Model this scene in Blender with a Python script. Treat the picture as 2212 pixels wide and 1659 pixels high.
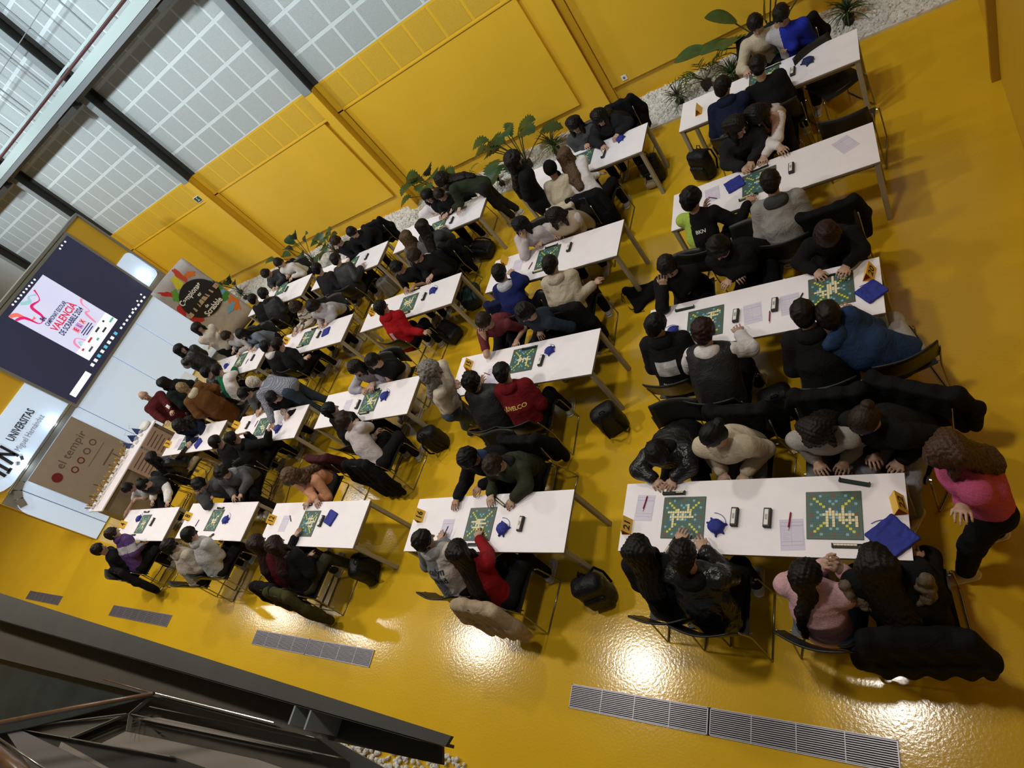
import bpy, bmesh, math, random
import numpy as np
from mathutils import Vector, Matrix
random.seed(7)
RNG = np.random.RandomState(7)
for o in list(bpy.data.objects):
    bpy.data.objects.remove(o)
SC = bpy.context.scene
COL = SC.collection
PI = math.pi
R_ = math.radians

# ------------------------------------------------------------------ camera
CF = np.array([-0.59004514, 0.50214962, -0.63221239])
CR = np.array([0.7937063, 0.21731816, -0.56815766])
CU = np.array([0.14790892, 0.83702962, 0.52678684])
CC = np.array([0.0, 0.0, 4.9242622])
FPX = 1297.0
def at(px, py, x=None, y=None, z=None):
    """point of a world plane seen at a pixel of the 2212x1659 photograph"""
    d = CF + CR * (px - 1106) / FPX - CU * (py - 829.5) / FPX
    if z is not None: t = (z - CC[2]) / d[2]
    elif y is not None: t = (y - CC[1]) / d[1]
    else: t = (x - CC[0]) / d[0]
    return Vector(CC + t * d)
cam_data = bpy.data.cameras.new('camera')
cam_data.sensor_width = 36.0
cam_data.lens = 36.0 * FPX / 2212.0
cam_data.clip_start = 0.05
cam_data.clip_end = 200
cam = bpy.data.objects.new('camera', cam_data)
COL.objects.link(cam)
m = Matrix.Identity(4)
for i in range(3):
    m[i][0], m[i][1], m[i][2], m[i][3] = CR[i], CU[i], -CF[i], CC[i]
cam.matrix_world = m
SC.camera = cam
SC.view_settings.view_transform = 'Standard'
SC.view_settings.look = 'None'
SC.view_settings.gamma = 1.0
SC.view_settings.use_curve_mapping = False
SC.view_settings.exposure = -0.84

# ------------------------------------------------------------------ light
w = bpy.data.worlds.new('world'); SC.world = w; w.use_nodes = True
w.node_tree.nodes['Background'].inputs[0].default_value = (0.75, 0.85, 1.0, 1)
w.node_tree.nodes['Background'].inputs[1].default_value = 0.16
def lamp(x, y, z, power, size, color, spot=None, shape='DISK', rot=(0, 0, 0)):
    l = bpy.data.lights.new('ceiling_lamp_light', 'AREA'); l.energy = power; l.size = size; l.shape = shape
    l.color = color
    if spot: l.spread = R_(spot)
    o = bpy.data.objects.new('ceiling_lamp_light', l); COL.objects.link(o)
    o.location = (x, y, z); o.rotation_euler = rot
    return o
WARM = (1.0, 0.93, 0.82)
COOL = (0.80, 0.92, 1.0)
LAMPS = []
for X, pw in ((-1.5, 115), (-5.8, 165), (-10.0, 200), (-14.3, 200), (-18.6, 200)):
    LAMPS.append((X, 1.85, 7.0, pw))
for X, pw in ((-3.2, 130), (-9.8, 170), (-16.5, 160)):
    LAMPS.append((X, 5.6, 7.4, pw))
for a in LAMPS:
    lamp(a[0], a[1], a[2], a[3], 0.5, WARM, 150)
# cool gallery wall washers above the beam on the right-hand wall
for X in (-2.5, -7.0, -11.5, -16.0, -21.0):
    o = lamp(X, 4.6, 7.9, 240, 0.4, COOL, 120, 'DISK', (R_(66), 0, 0))

# ------------------------------------------------------------------ materials
MATS = {}
def mat(name, col, rough=0.6, metal=0.0, noise=0.0, scale=8.0, bump=0.0, bscale=60.0, emit=0.0, spec=0.5, alpha=1.0, trans=0.0, coat=0.0, sheen=0.0):
    if name in MATS: return MATS[name]
    m = bpy.data.materials.new(name); m.use_nodes = True
    nt = m.node_tree; b = nt.nodes['Principled BSDF']
    c = tuple(col) + (1,)
    b.inputs['Base Color'].default_value = c
    b.inputs['Roughness'].default_value = rough
    b.inputs['Metallic'].default_value = metal
    b.inputs['Specular IOR Level'].default_value = spec
    b.inputs['Alpha'].default_value = alpha
    b.inputs['Transmission Weight'].default_value = trans
    b.inputs['Coat Weight'].default_value = coat
    b.inputs['Sheen Weight'].default_value = sheen
    if emit:
        b.inputs['Emission Color'].default_value = c
        b.inputs['Emission Strength'].default_value = emit
    if noise or bump:
        tc = nt.nodes.new('ShaderNodeTexCoord')
    if noise:
        n = nt.nodes.new('ShaderNodeTexNoise'); n.inputs['Scale'].default_value = scale; n.inputs['Detail'].default_value = 4
        nt.links.new(tc.outputs['Object'], n.inputs['Vector'])
        r = nt.nodes.new('ShaderNodeMapRange'); r.inputs[1].default_value = 0.3; r.inputs[2].default_value = 0.7
        r.inputs[3].default_value = 1 - noise; r.inputs[4].default_value = 1 + noise
        nt.links.new(n.outputs['Fac'], r.inputs['Value'])
        x = nt.nodes.new('ShaderNodeVectorMath'); x.operation = 'SCALE'; x.inputs[0].default_value = col
        nt.links.new(r.outputs[0], x.inputs['Scale']); nt.links.new(x.outputs[0], b.inputs['Base Color'])
    if bump:
        n2 = nt.nodes.new('ShaderNodeTexNoise'); n2.inputs['Scale'].default_value = bscale; n2.inputs['Detail'].default_value = 3
        nt.links.new(tc.outputs['Object'], n2.inputs['Vector'])
        bp = nt.nodes.new('ShaderNodeBump'); bp.inputs['Strength'].default_value = bump; bp.inputs['Distance'].default_value = 0.01
        nt.links.new(n2.outputs['Fac'], bp.inputs['Height']); nt.links.new(bp.outputs['Normal'], b.inputs['Normal'])
    MATS[name] = m
    return m
def srgb(r, g, b):
    f = lambda v: (v / 255 / 12.92) if v <= 10 else ((v / 255 + 0.055) / 1.055) ** 2.4
    return (f(r), f(g), f(b))
YEL = (0.72, 0.39, 0.012)
M_FLOOR = mat('yellow_floor', (0.64, 0.39, 0.016), 0.14, noise=0.05, scale=0.9, bump=0.09, bscale=45, spec=0.5)
M_YWALL = mat('yellow_wall_paint', (0.68, 0.405, 0.022), 0.45, noise=0.03, scale=2)
M_YPERF = mat('yellow_perforated_panel', (0.56, 0.34, 0.022), 0.6, noise=0.08, scale=60)
M_GWALL = mat('pale_grey_wall', (0.55, 0.60, 0.60), 0.6, noise=0.03, scale=3)
M_GPERF = mat('grey_perforated_panel', (0.36, 0.39, 0.385), 0.65, noise=0.12, scale=70)
M_STEEL = mat('dark_grey_steel', (0.030, 0.029, 0.025), 0.55, noise=0.15, scale=5)
M_STEEL2 = mat('mid_grey_steel', (0.22, 0.245, 0.25), 0.45, noise=0.06, scale=5)
M_BRSTEEL = mat('brown_grey_steel', (0.048, 0.039, 0.029), 0.5, noise=0.12, scale=6)
M_CREAMST = mat('cream_steel_tray', (0.24, 0.21, 0.175), 0.5, noise=0.05, scale=6)
M_PALEST = mat('pale_green_flange', (0.42, 0.50, 0.49), 0.4)
M_TABLE = mat('white_laminate', (0.86, 0.82, 0.87), 0.42, noise=0.02, scale=9)
M_EDGE = mat('grey_plywood_edge', (0.23, 0.20, 0.16), 0.6)
M_LEG = mat('beige_grey_leg_metal', (0.34, 0.31, 0.24), 0.42)
M_BLKPL = mat('black_plastic', (0.012, 0.012, 0.011), 0.42, spec=0.4)
M_CHROME = mat('chrome_rod', (0.32, 0.30, 0.27), 0.22, metal=0.9)
M_WHITEPL = mat('white_plastic', (0.75, 0.74, 0.70), 0.4)
M_PAPER = mat('lilac_white_paper', (0.66, 0.62, 0.75), 0.7)
M_PRINT = mat('grey_print', (0.36, 0.33, 0.50), 0.7)
M_SIGN = mat('orange_yellow_card', (0.85, 0.50, 0.04), 0.5)
M_INK = mat('black_ink', (0.01, 0.01, 0.012), 0.5)
M_BLUEBAG = mat('blue_tile_bag_cloth', (0.012, 0.022, 0.24), 0.75, noise=0.25, scale=30)
M_TILE = mat('cream_letter_tile', (0.78, 0.70, 0.44), 0.45)
M_RACK = mat('dark_green_rack_plastic', (0.012, 0.022, 0.018), 0.35)
M_STONE = mat('white_pebble', (0.62, 0.60, 0.56), 0.8, noise=0.18, scale=14)

# ------------------------------------------------------------------ mesh helpers
def link(o, parent=None):
    COL.objects.link(o)
    if parent: o.parent = parent
    return o
NUMW = {'1': 'one', '3': 'three', '4': 'four', '6': 'six', '8': 'eight', '10': 'ten', '12': 'twelve', '15': 'fifteen', '16': 'sixteen', '20': 'twenty', '21': 'twenty-one', '22': 'twenty-two'}
def tag(o, label=None, cat=None, group=None, kind=None):
    if label: o['label'] = ' '.join(NUMW.get(q, q) for q in label.replace(',', ' ,').split(' ')).replace(' ,', ',')
    if cat: o['category'] = cat
    if group: o['group'] = group
    if kind: o['kind'] = kind
    return o
def empty(name, loc=(0, 0, 0), rz=0.0):
    o = bpy.data.objects.new(name, None); COL.objects.link(o)
    o.empty_display_size = 0.1
    o.location = loc; o.rotation_euler = (0, 0, rz)
    return o
def dup(o, parent=None):
    c = o.copy(); COL.objects.link(c)
    if parent: c.parent = parent
    for ch in o.children: dup(ch, c)
    return c
class MB:
    """collects shapes into ONE mesh"""
    def __init__(s): s.v = []; s.f = []; s.m = []; s.cur = 0
    def add(s, v, f):
        b = len(s.v); s.v += [tuple(p) for p in v]; s.f += [tuple(b + i for i in q) for q in f]; s.m += [s.cur] * len(f)
    def box(s, x0, x1, y0, y1, z0, z1, M=None, bev=0.0):
        if bev > 0:
            bv = bev
            v = []; 
            for z, k in ((z0, 1), (z0 + bv, 0), (z1 - bv, 0), (z1, 1)):
                e = bv if k else 0
                X0, X1, Y0, Y1 = x0 + e, x1 - e, y0 + e, y1 - e
                v += [(X0 + bv - e * 0, Y0, z), (X1 - bv, Y0, z), (X1, Y0 + bv, z), (X1, Y1 - bv, z), (X1 - bv, Y1, z), (X0 + bv, Y1, z), (X0, Y1 - bv, z), (X0, Y0 + bv, z)]
            f = [tuple(range(7, -1, -1)), tuple(range(24, 32))]
            for r in range(3):
                for i in range(8):
                    j = (i + 1) % 8
                    f.append((r * 8 + i, r * 8 + j, r * 8 + 8 + j, r * 8 + 8 + i))
        else:
            v = [(x0, y0, z0), (x1, y0, z0), (x1, y1, z0), (x0, y1, z0), (x0, y0, z1), (x1, y0, z1), (x1, y1, z1), (x0, y1, z1)]
            f = [(3, 2, 1, 0), (4, 5, 6, 7), (0, 1, 5, 4), (1, 2, 6, 5), (2, 3, 7, 6), (3, 0, 4, 7)]
        if M is not None: v = [M @ Vector(p) for p in v]
        s.add(v, f); return s
    def obox(s, a, b, wdt, h, up=(0, 0, 1)):
        """bar from a to b with width and height"""
        a = Vector(a); b = Vector(b); d = (b - a).normalized(); up = Vector(up)
        sd = d.cross(up).normalized(); u = sd.cross(d).normalized()
        v = []
        for p in (a, b):
            for i, j in ((-1, -1), (1, -1), (1, 1), (-1, 1)):
                v.append(p + sd * (i * wdt / 2) + u * (j * h / 2))
        s.add(v, [(3, 2, 1, 0), (4, 5, 6, 7), (0, 1, 5, 4), (1, 2, 6, 5), (2, 3, 7, 6), (3, 0, 4, 7)]); return s
    def tube(s, pts, r, n=8, cap=True, r2=None):
        pts = [Vector(p) for p in pts]
        rings = []; prev = None
        for i, p in enumerate(pts):
            if i == 0: d = pts[1] - p
            elif i == len(pts) - 1: d = p - pts[-2]
            else: d = (pts[i + 1] - pts[i]).normalized() + (p - pts[i - 1]).normalized()
            d.normalize()
            if prev is None:
                u = d.orthogonal().normalized()
            else:
                u = (prev - d * prev.dot(d)).normalized()
            prev = u; w_ = d.cross(u)
            rr = r if r2 is None else r + (r2 - r) * i / (len(pts) - 1)
            rings.append([p + u * (rr * math.cos(2 * PI * k / n)) + w_ * (rr * math.sin(2 * PI * k / n)) for k in range(n)])
        v = [q for ring in rings for q in ring]; f = []
        for i in range(len(rings) - 1):
            for k in range(n):
                j = (k + 1) % n
                f.append((i * n + k, i * n + j, (i + 1) * n + j, (i + 1) * n + k))
        if cap: f += [tuple(range(n - 1, -1, -1)), tuple((len(rings) - 1) * n + k for k in range(n))]
        s.add(v, f); return s
    def grid(s, fn, nu, nv, closed=False):
        v = [fn(i / (nu - 1), j / (nv - 1)) for i in range(nu) for j in range(nv)]
        f = [(i * nv + j, (i + 1) * nv + j, (i + 1) * nv + j + 1, i * nv + j + 1) for i in range(nu - 1) for j in range(nv - 1)]
        s.add(v, f); return s
    def slab(s, fn, nu, nv, th):
        """a two-sided sheet of real thickness; fn(u,v)->(point, normal)"""
        P = [[fn(i / (nu - 1), j / (nv - 1)) for j in range(nv)] for i in range(nu)]
        v = []
        for sg in (0.5, -0.5):
            for i in range(nu):
                for j in range(nv):
                    p, n = P[i][j]; v.append(Vector(p) + Vector(n) * (th * sg))
        N = nu * nv; f = []
        for i in range(nu - 1):
            for j in range(nv - 1):
                a, b, c, d = i * nv + j, (i + 1) * nv + j, (i + 1) * nv + j + 1, i * nv + j + 1
                f.append((a, b, c, d)); f.append((N + d, N + c, N + b, N + a))
        for i in range(nu - 1):
            a, b = i * nv, (i + 1) * nv; f.append((a, N + a, N + b, b))
            a, b = i * nv + nv - 1, (i + 1) * nv + nv - 1; f.append((b, N + b, N + a, a))
        for j in range(nv - 1):
            f.append((j + 1, N + j + 1, N + j, j)); b = (nu - 1) * nv; f.append((b + j, N + b + j, N + b + j + 1, b + j + 1))
        s.add(v, f); return s
    def ball(s, c, r, n=10, m_=7, sc=(1, 1, 1)):
        c = Vector(c); v = [c + Vector((0, 0, r * sc[2]))]
        for i in range(1, m_):
            a = PI * i / m_
            for k in range(n):
                b = 2 * PI * k / n
                v.append(c + Vector((r * sc[0] * math.sin(a) * math.cos(b), r * sc[1] * math.sin(a) * math.sin(b), r * sc[2] * math.cos(a))))
        v.append(c - Vector((0, 0, r * sc[2]))); f = []
        for k in range(n): f.append((0, 1 + k, 1 + (k + 1) % n))
        for i in range(m_ - 2):
            for k in range(n):
                j = (k + 1) % n; f.append((1 + i * n + k, 1 + (i + 1) * n + k, 1 + (i + 1) * n + j, 1 + i * n + j))
        L = len(v) - 1
        for k in range(n): f.append((L, 1 + (m_ - 2) * n + (k + 1) % n, 1 + (m_ - 2) * n + k))
        s.add(v, f); return s
    def poly(s, pts, th, axis):
        """extruded flat outline: pts are 3-D, th along axis"""
        ax = Vector(axis); n = len(pts); a = [Vector(p) for p in pts]; b = [p + ax * th for p in a]
        s.add(a + b, [tuple(range(n - 1, -1, -1)), tuple(range(n, 2 * n))] + [(i, (i + 1) % n, n + (i + 1) % n, n + i) for i in range(n)])
        return s
    def build(s, name, mt, parent=None, smooth=False, loc=None, rz=None):
        me = bpy.data.meshes.new(name); me.from_pydata([tuple(p) for p in s.v], [], s.f)
        ms = mt if isinstance(mt, (list, tuple)) else [mt]
        for x in ms: me.materials.append(x)
        if len(ms) > 1: me.polygons.foreach_set('material_index', s.m)
        if smooth: me.polygons.foreach_set('use_smooth', [True] * len(s.f))
        me.update()
        o = bpy.data.objects.new(name, me); link(o, parent)
        if loc is not None: o.location = loc
        if rz is not None: o.rotation_euler = (0, 0, rz)
        return o
def struct(o): o['kind'] = 'structure'; return o
def text_mesh(name, s, size, mt, M, parent=None, bold=False, ext=0.002, align='CENTER', sx=1.0, shear=0.0):
    cu = bpy.data.curves.new('t', 'FONT'); cu.body = s; cu.size = size; cu.align_x = align; cu.align_y = 'CENTER'
    cu.extrude = ext; cu.resolution_u = 2; cu.shear = shear
    if bold: cu.offset = size * 0.022
    o = bpy.data.objects.new('t', cu); COL.objects.link(o)
    bpy.context.view_layer.update()
    dg = bpy.context.evaluated_depsgraph_get()
    me = bpy.data.meshes.new_from_object(o.evaluated_get(dg))
    bpy.data.objects.remove(o); bpy.data.curves.remove(cu)
    me.name = name
    me.transform(Matrix.Diagonal((sx, 1, 1, 1)))
    me.transform(M)
    me.materials.clear(); me.materials.append(mt)
    ob = bpy.data.objects.new(name, me); link(ob, parent)
    return ob
def basis(o, x, y):
    """matrix with origin o, local x and y axes"""
    x = Vector(x).normalized(); y = Vector(y); y = (y - x * y.dot(x)).normalized(); z = x.cross(y)
    m = Matrix.Identity(4)
    for i in range(3): m[i][0], m[i][1], m[i][2], m[i][3] = x[i], y[i], z[i], o[i]
    return m
# ------------------------------------------------------------------ the room
WY = 9.25      # face of the yellow side wall
XE = 0.78      # end wall on the camera's side
ZB = 2.92      # height where the yellow paint stops
MB().box(-27, XE + 0.3, -6.0, WY + 0.3, -0.12, 0).build('floor', M_FLOOR)
struct(bpy.data.objects['floor'])
# side wall: backing, then plain panels that stand 6 cm proud, then columns
b = MB(); b.box(-27, XE + 0.3, WY + 0.06, WY + 0.3, 0, ZB); struct(b.build('wall_right', M_YWALL))
b = MB(); b.box(-27, XE + 0.3, WY + 0.06, WY + 0.3, ZB, 9.0); struct(b.build('wall_right_upper', M_GWALL))
colx = [-22.4, -17.8, -13.15, -8.525, -3.9]
edges = colx + [XE + 0.1]
for i in range(5):
    a, c = edges[i] + 0.17, edges[i + 1] - (0.46 if i < 4 else 0)
    struct(MB().box(a, c, WY, WY + 0.065, 0.36, 2.33, bev=0.004).build('trim_%d' % (i + 1), M_YWALL))
# perforated squares: one row in the yellow band, the grey rows above
def perf(name, a, c, z0, z1, nz, mt, mf):
    frame = MB(); sq = MB()
    n = max(1, int(round((c - a) / 0.565))); dx = (c - a) / n; dz = (z1 - z0) / nz
    frame.box(a, c, WY - 0.0, WY + 0.062, z0, z1)
    for i in range(n):
        for k in range(nz):
            sq.box(a + i * dx + 0.03, a + (i + 1) * dx - 0.03, WY - 0.004, WY + 0.01, z0 + k * dz + 0.03, z0 + (k + 1) * dz - 0.035)
    struct(frame.build(name, mf))
    struct(sq.build(name + '_squares', mt))
nt_ = 10
for i in range(5):
    a, c = edges[i] + 0.12, edges[i + 1] - 0.12
    perf('trim_%d' % nt_, a, c, 2.335, ZB, 1, M_YPERF, M_YWALL); nt_ += 1
    for z, rows in ((ZB, 4), (5.16, 6)):
        perf('trim_%d' % nt_, a, c, z, z + 0.56 * rows, rows, M_GPERF, M_GWALL); nt_ += 1
b = MB(); b.box(-27, XE + 0.2, WY - 0.018, WY + 0.06, 2.31, 2.335); struct(b.build('trim_50', M_YWALL))
for i, X in enumerate(colx):
    for nm, z0, z1, mt in (('column_base', 0, ZB, M_YWALL), ('column', ZB, 8.6, M_STEEL)):
        h = MB()
        h.box(X - 0.012, X + 0.012, WY - 0.24, WY - 0.02, z0, z1)
        h.box(X - 0.13, X + 0.16, WY - 0.018, WY - 0.001, z0, z1)
        h.box(X - 0.105, X + 0.105, WY - 0.26, WY - 0.24, z0, z1)
        struct(h.build('wall_right_' + nm, mt))
    h = MB(); h.box(X - 0.103, X + 0.103, WY - 0.266, WY - 0.2605, ZB, 8.6); struct(h.build('trim_%d' % (60 + i), M_STEEL2))
# gallery edge beam in front of the columns with rods and a rope of wire above
gy, gz = 8.72, 5.42
b = MB(); b.box(-26, XE, gy, gy + 0.17, gz - 0.02, gz + 0.02); b.box(-26, XE, gy + 0.17, gy + 0.19, gz - 0.2, gz + 0.02)
struct(b.build('trim_80', M_STEEL2))
b = MB(); b.box(-26, XE, gy - 0.03, gy, gz - 0.04, gz + 0.12); struct(b.build('trim_81', M_PALEST))
b = MB(); b.box(-26, XE, gy - 0.02, gy, gz - 0.14, gz - 0.041); struct(b.build('trim_79', mat('beam_grey_steel', (0.16, 0.175, 0.18), 0.5)))  # darker grey band below the pale flange
b = MB(); b.tube([(-26, gy - 0.02, gz + 0.2), (XE, gy - 0.02, gz + 0.2)], 0.028, 8); struct(b.build('trim_82', mat('dark_red_pipe', (0.07, 0.02, 0.02), 0.4)))
b = MB()
b.box(-26, XE, gy - 0.01, gy + 0.02, gz + 0.24, gz + 0.28); struct(b.build('trim_83', M_PALEST))
k = 0
for X in np.arange(-25.5, XE, 1.12):
    b = MB(); b.tube([(X, gy, gz + 0.26), (X, gy, gz + 2.6)], 0.016, 6); struct(b.build('trim_%d' % (100 + k), M_STEEL2)); k += 1
b = MB(); b.tube([(-26, gy - 0.03, gz + 0.95), (XE, gy - 0.03, gz + 0.95)], 0.007, 6); struct(b.build('trim_84', M_STEEL2))
b = MB(); b.tube([(-26, gy - 0.03, gz + 1.72), (XE, gy - 0.03, gz + 1.72)], 0.03, 8); struct(b.build('trim_85', mat('cream_pipe', (0.6, 0.62, 0.55), 0.4)))
for X in colx:
    b = MB(); b.obox((X - 0.9, gy + 0.12, gz - 0.16), (X - 0.05, gy + 0.12, gz - 0.16), 0.2, 0.2); struct(b.build('trim_%d' % (86 + colx.index(X)), M_STEEL))
# ceiling and the walls that close the hall
struct(MB().box(-27, XE + 0.3, -6, WY + 0.3, 9.0, 9.2).build('ceiling', mat('ceiling_grey', (0.35, 0.36, 0.36), 0.8)))
struct(MB().box(-27.3, -27, -6, WY + 0.3, 0, 9).build('wall_back', M_YWALL))
# end wall beside the camera, with its door leaf
e = MB(); e.box(XE, XE + 0.2, -6, 6.55, -0.02, 3.1); struct(e.build('wall_front', M_YWALL))
e = MB(); e.box(XE + 0.02, XE + 0.2, 6.55, WY + 0.3, 0, 3.1); struct(e.build('wall_front_recess', M_YWALL))
e = MB(); e.box(XE - 0.07, XE - 0.001, 6.56, 6.65, 0, 2.9); struct(e.build('door_1', mat('dark_yellow_frame', (0.36, 0.19, 0.01), 0.5)))
# ------------------------------------------------------------------ stage wall with light boxes and big screen
SX = -15.4
M_LB = mat('frosted_white_panel', (0.58, 0.72, 0.92), 0.35, emit=0.80)
M_TRIM = mat('brushed_grey_trim', (0.25, 0.25, 0.23), 0.4, metal=0.3)
struct(MB().box(SX - 0.35, SX - 0.021, 1.78, 7.93, 0, 3.92).build('wall_stage', M_YWALL))
struct(MB().box(SX - 0.0209, SX - 0.0203, 1.79, 7.9, 0.01, 1.9).build('trim_210', M_TRIM))
def rrect(y0, y1, z0, z1, x, rad, corners):
    """outline in the YZ plane, rounded where corners says (bl, br, tr, tl)"""
    out = []
    for k, (cy, cz, a0) in enumerate(((y0, z0, 180), (y1, z0, 270), (y1, z1, 0), (y0, z1, 90))):
        r = rad * corners[k]
        sy = 1 if k in (0, 3) else -1; sz = 1 if k in (0, 1) else -1
        if r == 0: out.append((x, cy, cz)); continue
        for t in range(7):
            a = R_(a0 + 90 * t / 6)
            out.append((x, cy + sy * r + r * math.cos(a), cz + sz * r + r * math.sin(a)))
    return out
ys = [1.76, 2.15, 4.13, 5.50, 6.48, 7.6]
for i in range(5):
    o = MB().poly(rrect(ys[i] + 0.012, ys[i + 1] - 0.012, 0.03, 1.76, SX - 0.02, 0.35, (0, 0, 0, 1 if i == 0 else 0)), 0.04, (1, 0, 0)).build('light_panel', M_LB)
    tag(o, ['narrow lit white panel at the left foot of the stage wall', 'lit white panel of the stage wall behind the beige roll-up banner and trophies',
            'lit white panel under the screen behind the man in the maroon jacket', 'lit white panel under the screen behind the woman in black leather jacket',
            'lit white panel under the right corner of the screen beside the round-logo banner'][i], 'wall panel', 'lit panels along the foot of the stage wall')
o = MB().poly(rrect(1.78, 4.12, 1.93, 2.80, SX - 0.02, 0.5, (1, 0, 0, 0)), 0.04, (1, 0, 0)).build('light_panel', M_LB)
tag(o, 'lit white upper panel of the stage wall carrying the university lettering', 'wall panel')
UP = o
o = MB().poly(rrect(7.36, 7.92, 1.93, 2.74, SX - 0.02, 0.12, (0, 1, 1, 0)), 0.04, (1, 0, 0)).build('light_panel', M_LB)
tag(o, 'small bright white panel right of the screen with rounded corners', 'wall panel')
# trims
b = MB(); b.obox((SX + 0.02, 2.3, 1.845), (SX + 0.02, 7.93, 1.845), 0.07, 0.13)
pts = [(SX + 0.02, 2.3, 1.845), (SX + 0.02, 2.12, 1.80), (SX + 0.02, 1.98, 1.70), (SX + 0.02, 1.88, 1.55)]
for p, q in zip(pts[:-1], pts[1:]): b.obox(p, q, 0.07, 0.13)
struct(b.build('trim_200', M_TRIM))
b = MB(); b.tube([(SX + 0.06, 2.0, 1.93), (SX + 0.06, 4.2, 1.93)], 0.012); b.tube([(SX + 0.06, 2.0, 1.90), (SX + 0.06, 4.2, 1.90)], 0.012)
struct(b.build('trim_201', M_CHROME))
b = MB(); b.obox((SX - 0.1, 7.95, 0), (SX - 0.1, 7.95, 3.93), 0.3, 0.04, (0, 1, 0)); b.box(SX - 0.35, SX + 0.03, 1.76, 7.97, 3.92, 3.98)
struct(b.build('trim_202', M_TRIM))
# lettering and emblem on the upper panel
M_LET = mat('dark_grey_lettering', (0.05, 0.055, 0.07), 0.5)
M_LET2 = mat('light_grey_lettering', (0.28, 0.30, 0.33), 0.5)
text_mesh('lettering', 'UNIVERSITAS', 0.20, M_LET, basis((SX + 0.03, 3.29, 2.42), (0, 1, 0), (0, 0, 1)), UP, bold=True, sx=0.62)
text_mesh('lettering', 'Miguel Hern\u00e1ndez', 0.165, M_LET2, basis((SX + 0.03, 3.22, 2.21), (0, 1, 0), (0, 0, 1)), UP, sx=0.70)
g = MB()
for (y0, z0, y1, z1, t) in ((2.28, 2.12, 2.34, 2.5, .06), (2.40, 2.12, 2.46, 2.52, .06), (2.34, 2.12, 2.46, 2.12, .05), (2.54, 2.14, 2.60, 2.48, .06), (2.60, 2.48, 2.72, 2.20, .06), (2.72, 2.14, 2.76, 2.5, .05), (2.2, 2.52, 2.8, 2.56, .04), (2.56, 2.04, 2.62, 2.08, .05), (2.68, 2.04, 2.74, 2.10, .05)):
    g.obox((SX + 0.035, y0, z0), (SX + 0.035, y1, z1), t, 0.02, (1, 0, 0))
g.build('emblem', M_INK, UP)
# screen
scr = empty('projection_screen', (SX + 0.06, 5.74, 1.83)); tag(scr, 'big wall screen showing the championship slide on a dark desktop', 'screen')
def sp(y, z, dx=0.0): return (dx, y - 5.74, z - 1.83)
def sbox(y0, y1, z0, z1, d, mt, name, th=0.004, par=None):
    return MB().box(d, d + th, y0 - 5.74, y1 - 5.74, z0 - 1.83, z1 - 1.83).build(name, mt, par or scr)
sbox(4.08, 7.42, 1.76, 3.90, -0.04, M_TRIM, 'frame', 0.05)
def emit(name, r, g, b_, e=1.0): return mat(name, srgb(r, g, b_), 0.5, emit=e)
disp = sbox(4.14, 7.36, 1.83, 3.84, 0.012, emit('desktop_navy', 42, 46, 74, 0.75), 'display', 0.006)
# slide rectangle: perspective of the photograph gives y 4.66..6.1, z 2.26..3.75
ya, yb, za, zb = 4.36, 6.33, 2.15, 3.28
slide = at(0, 0, x=SX)  # placeholder, replaced below
def spx(px, py): return at(px, py, x=SX + 0.09)
s_tr = spx(94, 592); s_br = spx(254, 692); s_bl = spx(191, 780); s_tl = spx(20, 682)
y0_, y1_ = (s_tl.y + s_bl.y) / 2, (s_tr.y + s_br.y) / 2
z0_, z1_ = (s_bl.z + s_br.z) / 2, (s_tr.z + s_tl.z) / 2
W_, H_ = y1_ - y0_, z1_ - z0_
sl = sbox(y0_, y1_, z0_, z1_, 0.020, emit('slide_lilac', 205, 210, 240, 1.3), 'slide', 0.004)
def S2(u, v, d=0.026): return (d, y0_ + W_ * u - 5.74, z0_ + H_ * v - 1.83)
sbox(y0_, y1_, z0_, z0_ + H_ * 0.17, 0.0245, emit('slide_white', 235, 240, 250, 1.5), 'slide_footer', 0.003)
def ribbon(pts, wd, mt, name, d=0.027):
    n = len(pts); v = []
    P = [Vector(S2(u, v_, d)) for u, v_ in pts]
    g = MB(); sm = []
    for i in range(n - 1):   # catmull-rom samples
        p0, p1, p2, p3 = P[max(i - 1, 0)], P[i], P[i + 1], P[min(i + 2, n - 1)]
        for t in np.linspace(0, 1, 7)[:-1 if i < n - 2 else None]:
            sm.append(0.5 * ((2 * p1) + (p2 - p0) * t + (2 * p0 - 5 * p1 + 4 * p2 - p3) * t * t + (3 * p1 - p0 - 3 * p2 + p3) * t ** 3))
    L = []; Rr = []
    for i, p in enumerate(sm):
        dd = (sm[min(i + 1, len(sm) - 1)] - sm[max(i - 1, 0)]).normalized(); nn = Vector((0, -dd.z, dd.y))
        ww = wd * (0.5 + 0.5 * math.sin(i * 0.35)) + wd * 0.4
        L.append(p + nn * ww); Rr.append(p - nn * ww)
    m_ = len(sm)
    g.add(L + Rr, [(i, m_ + i, m_ + i + 1, i + 1) for i in range(m_ - 1)])
    o = g.build(name, mt, scr)
    md = o.modifiers.new('s', 'SOLIDIFY'); md.thickness = 0.002
    return o
ribbon([(0.0, 0.92), (0.12, 0.86), (0.16, 0.70), (0.30, 0.72), (0.36, 0.88), (0.55, 0.86), (0.66, 0.97)], 0.022, emit('slide_magenta', 225, 30, 120, 1.0), 'slide_ribbon')
ribbon([(0.0, 0.99), (0.10, 0.94), (0.13, 0.80), (0.22, 0.78)], 0.03, emit('slide_orange', 245, 120, 110, 1.0), 'slide_ribbon', 0.0262)
ribbon([(0.30, 0.99), (0.42, 0.93), (0.50, 0.97), (0.60, 0.92)], 0.03, emit('slide_aqua', 160, 215, 225, 1.0), 'slide_ribbon', 0.0264)
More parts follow.
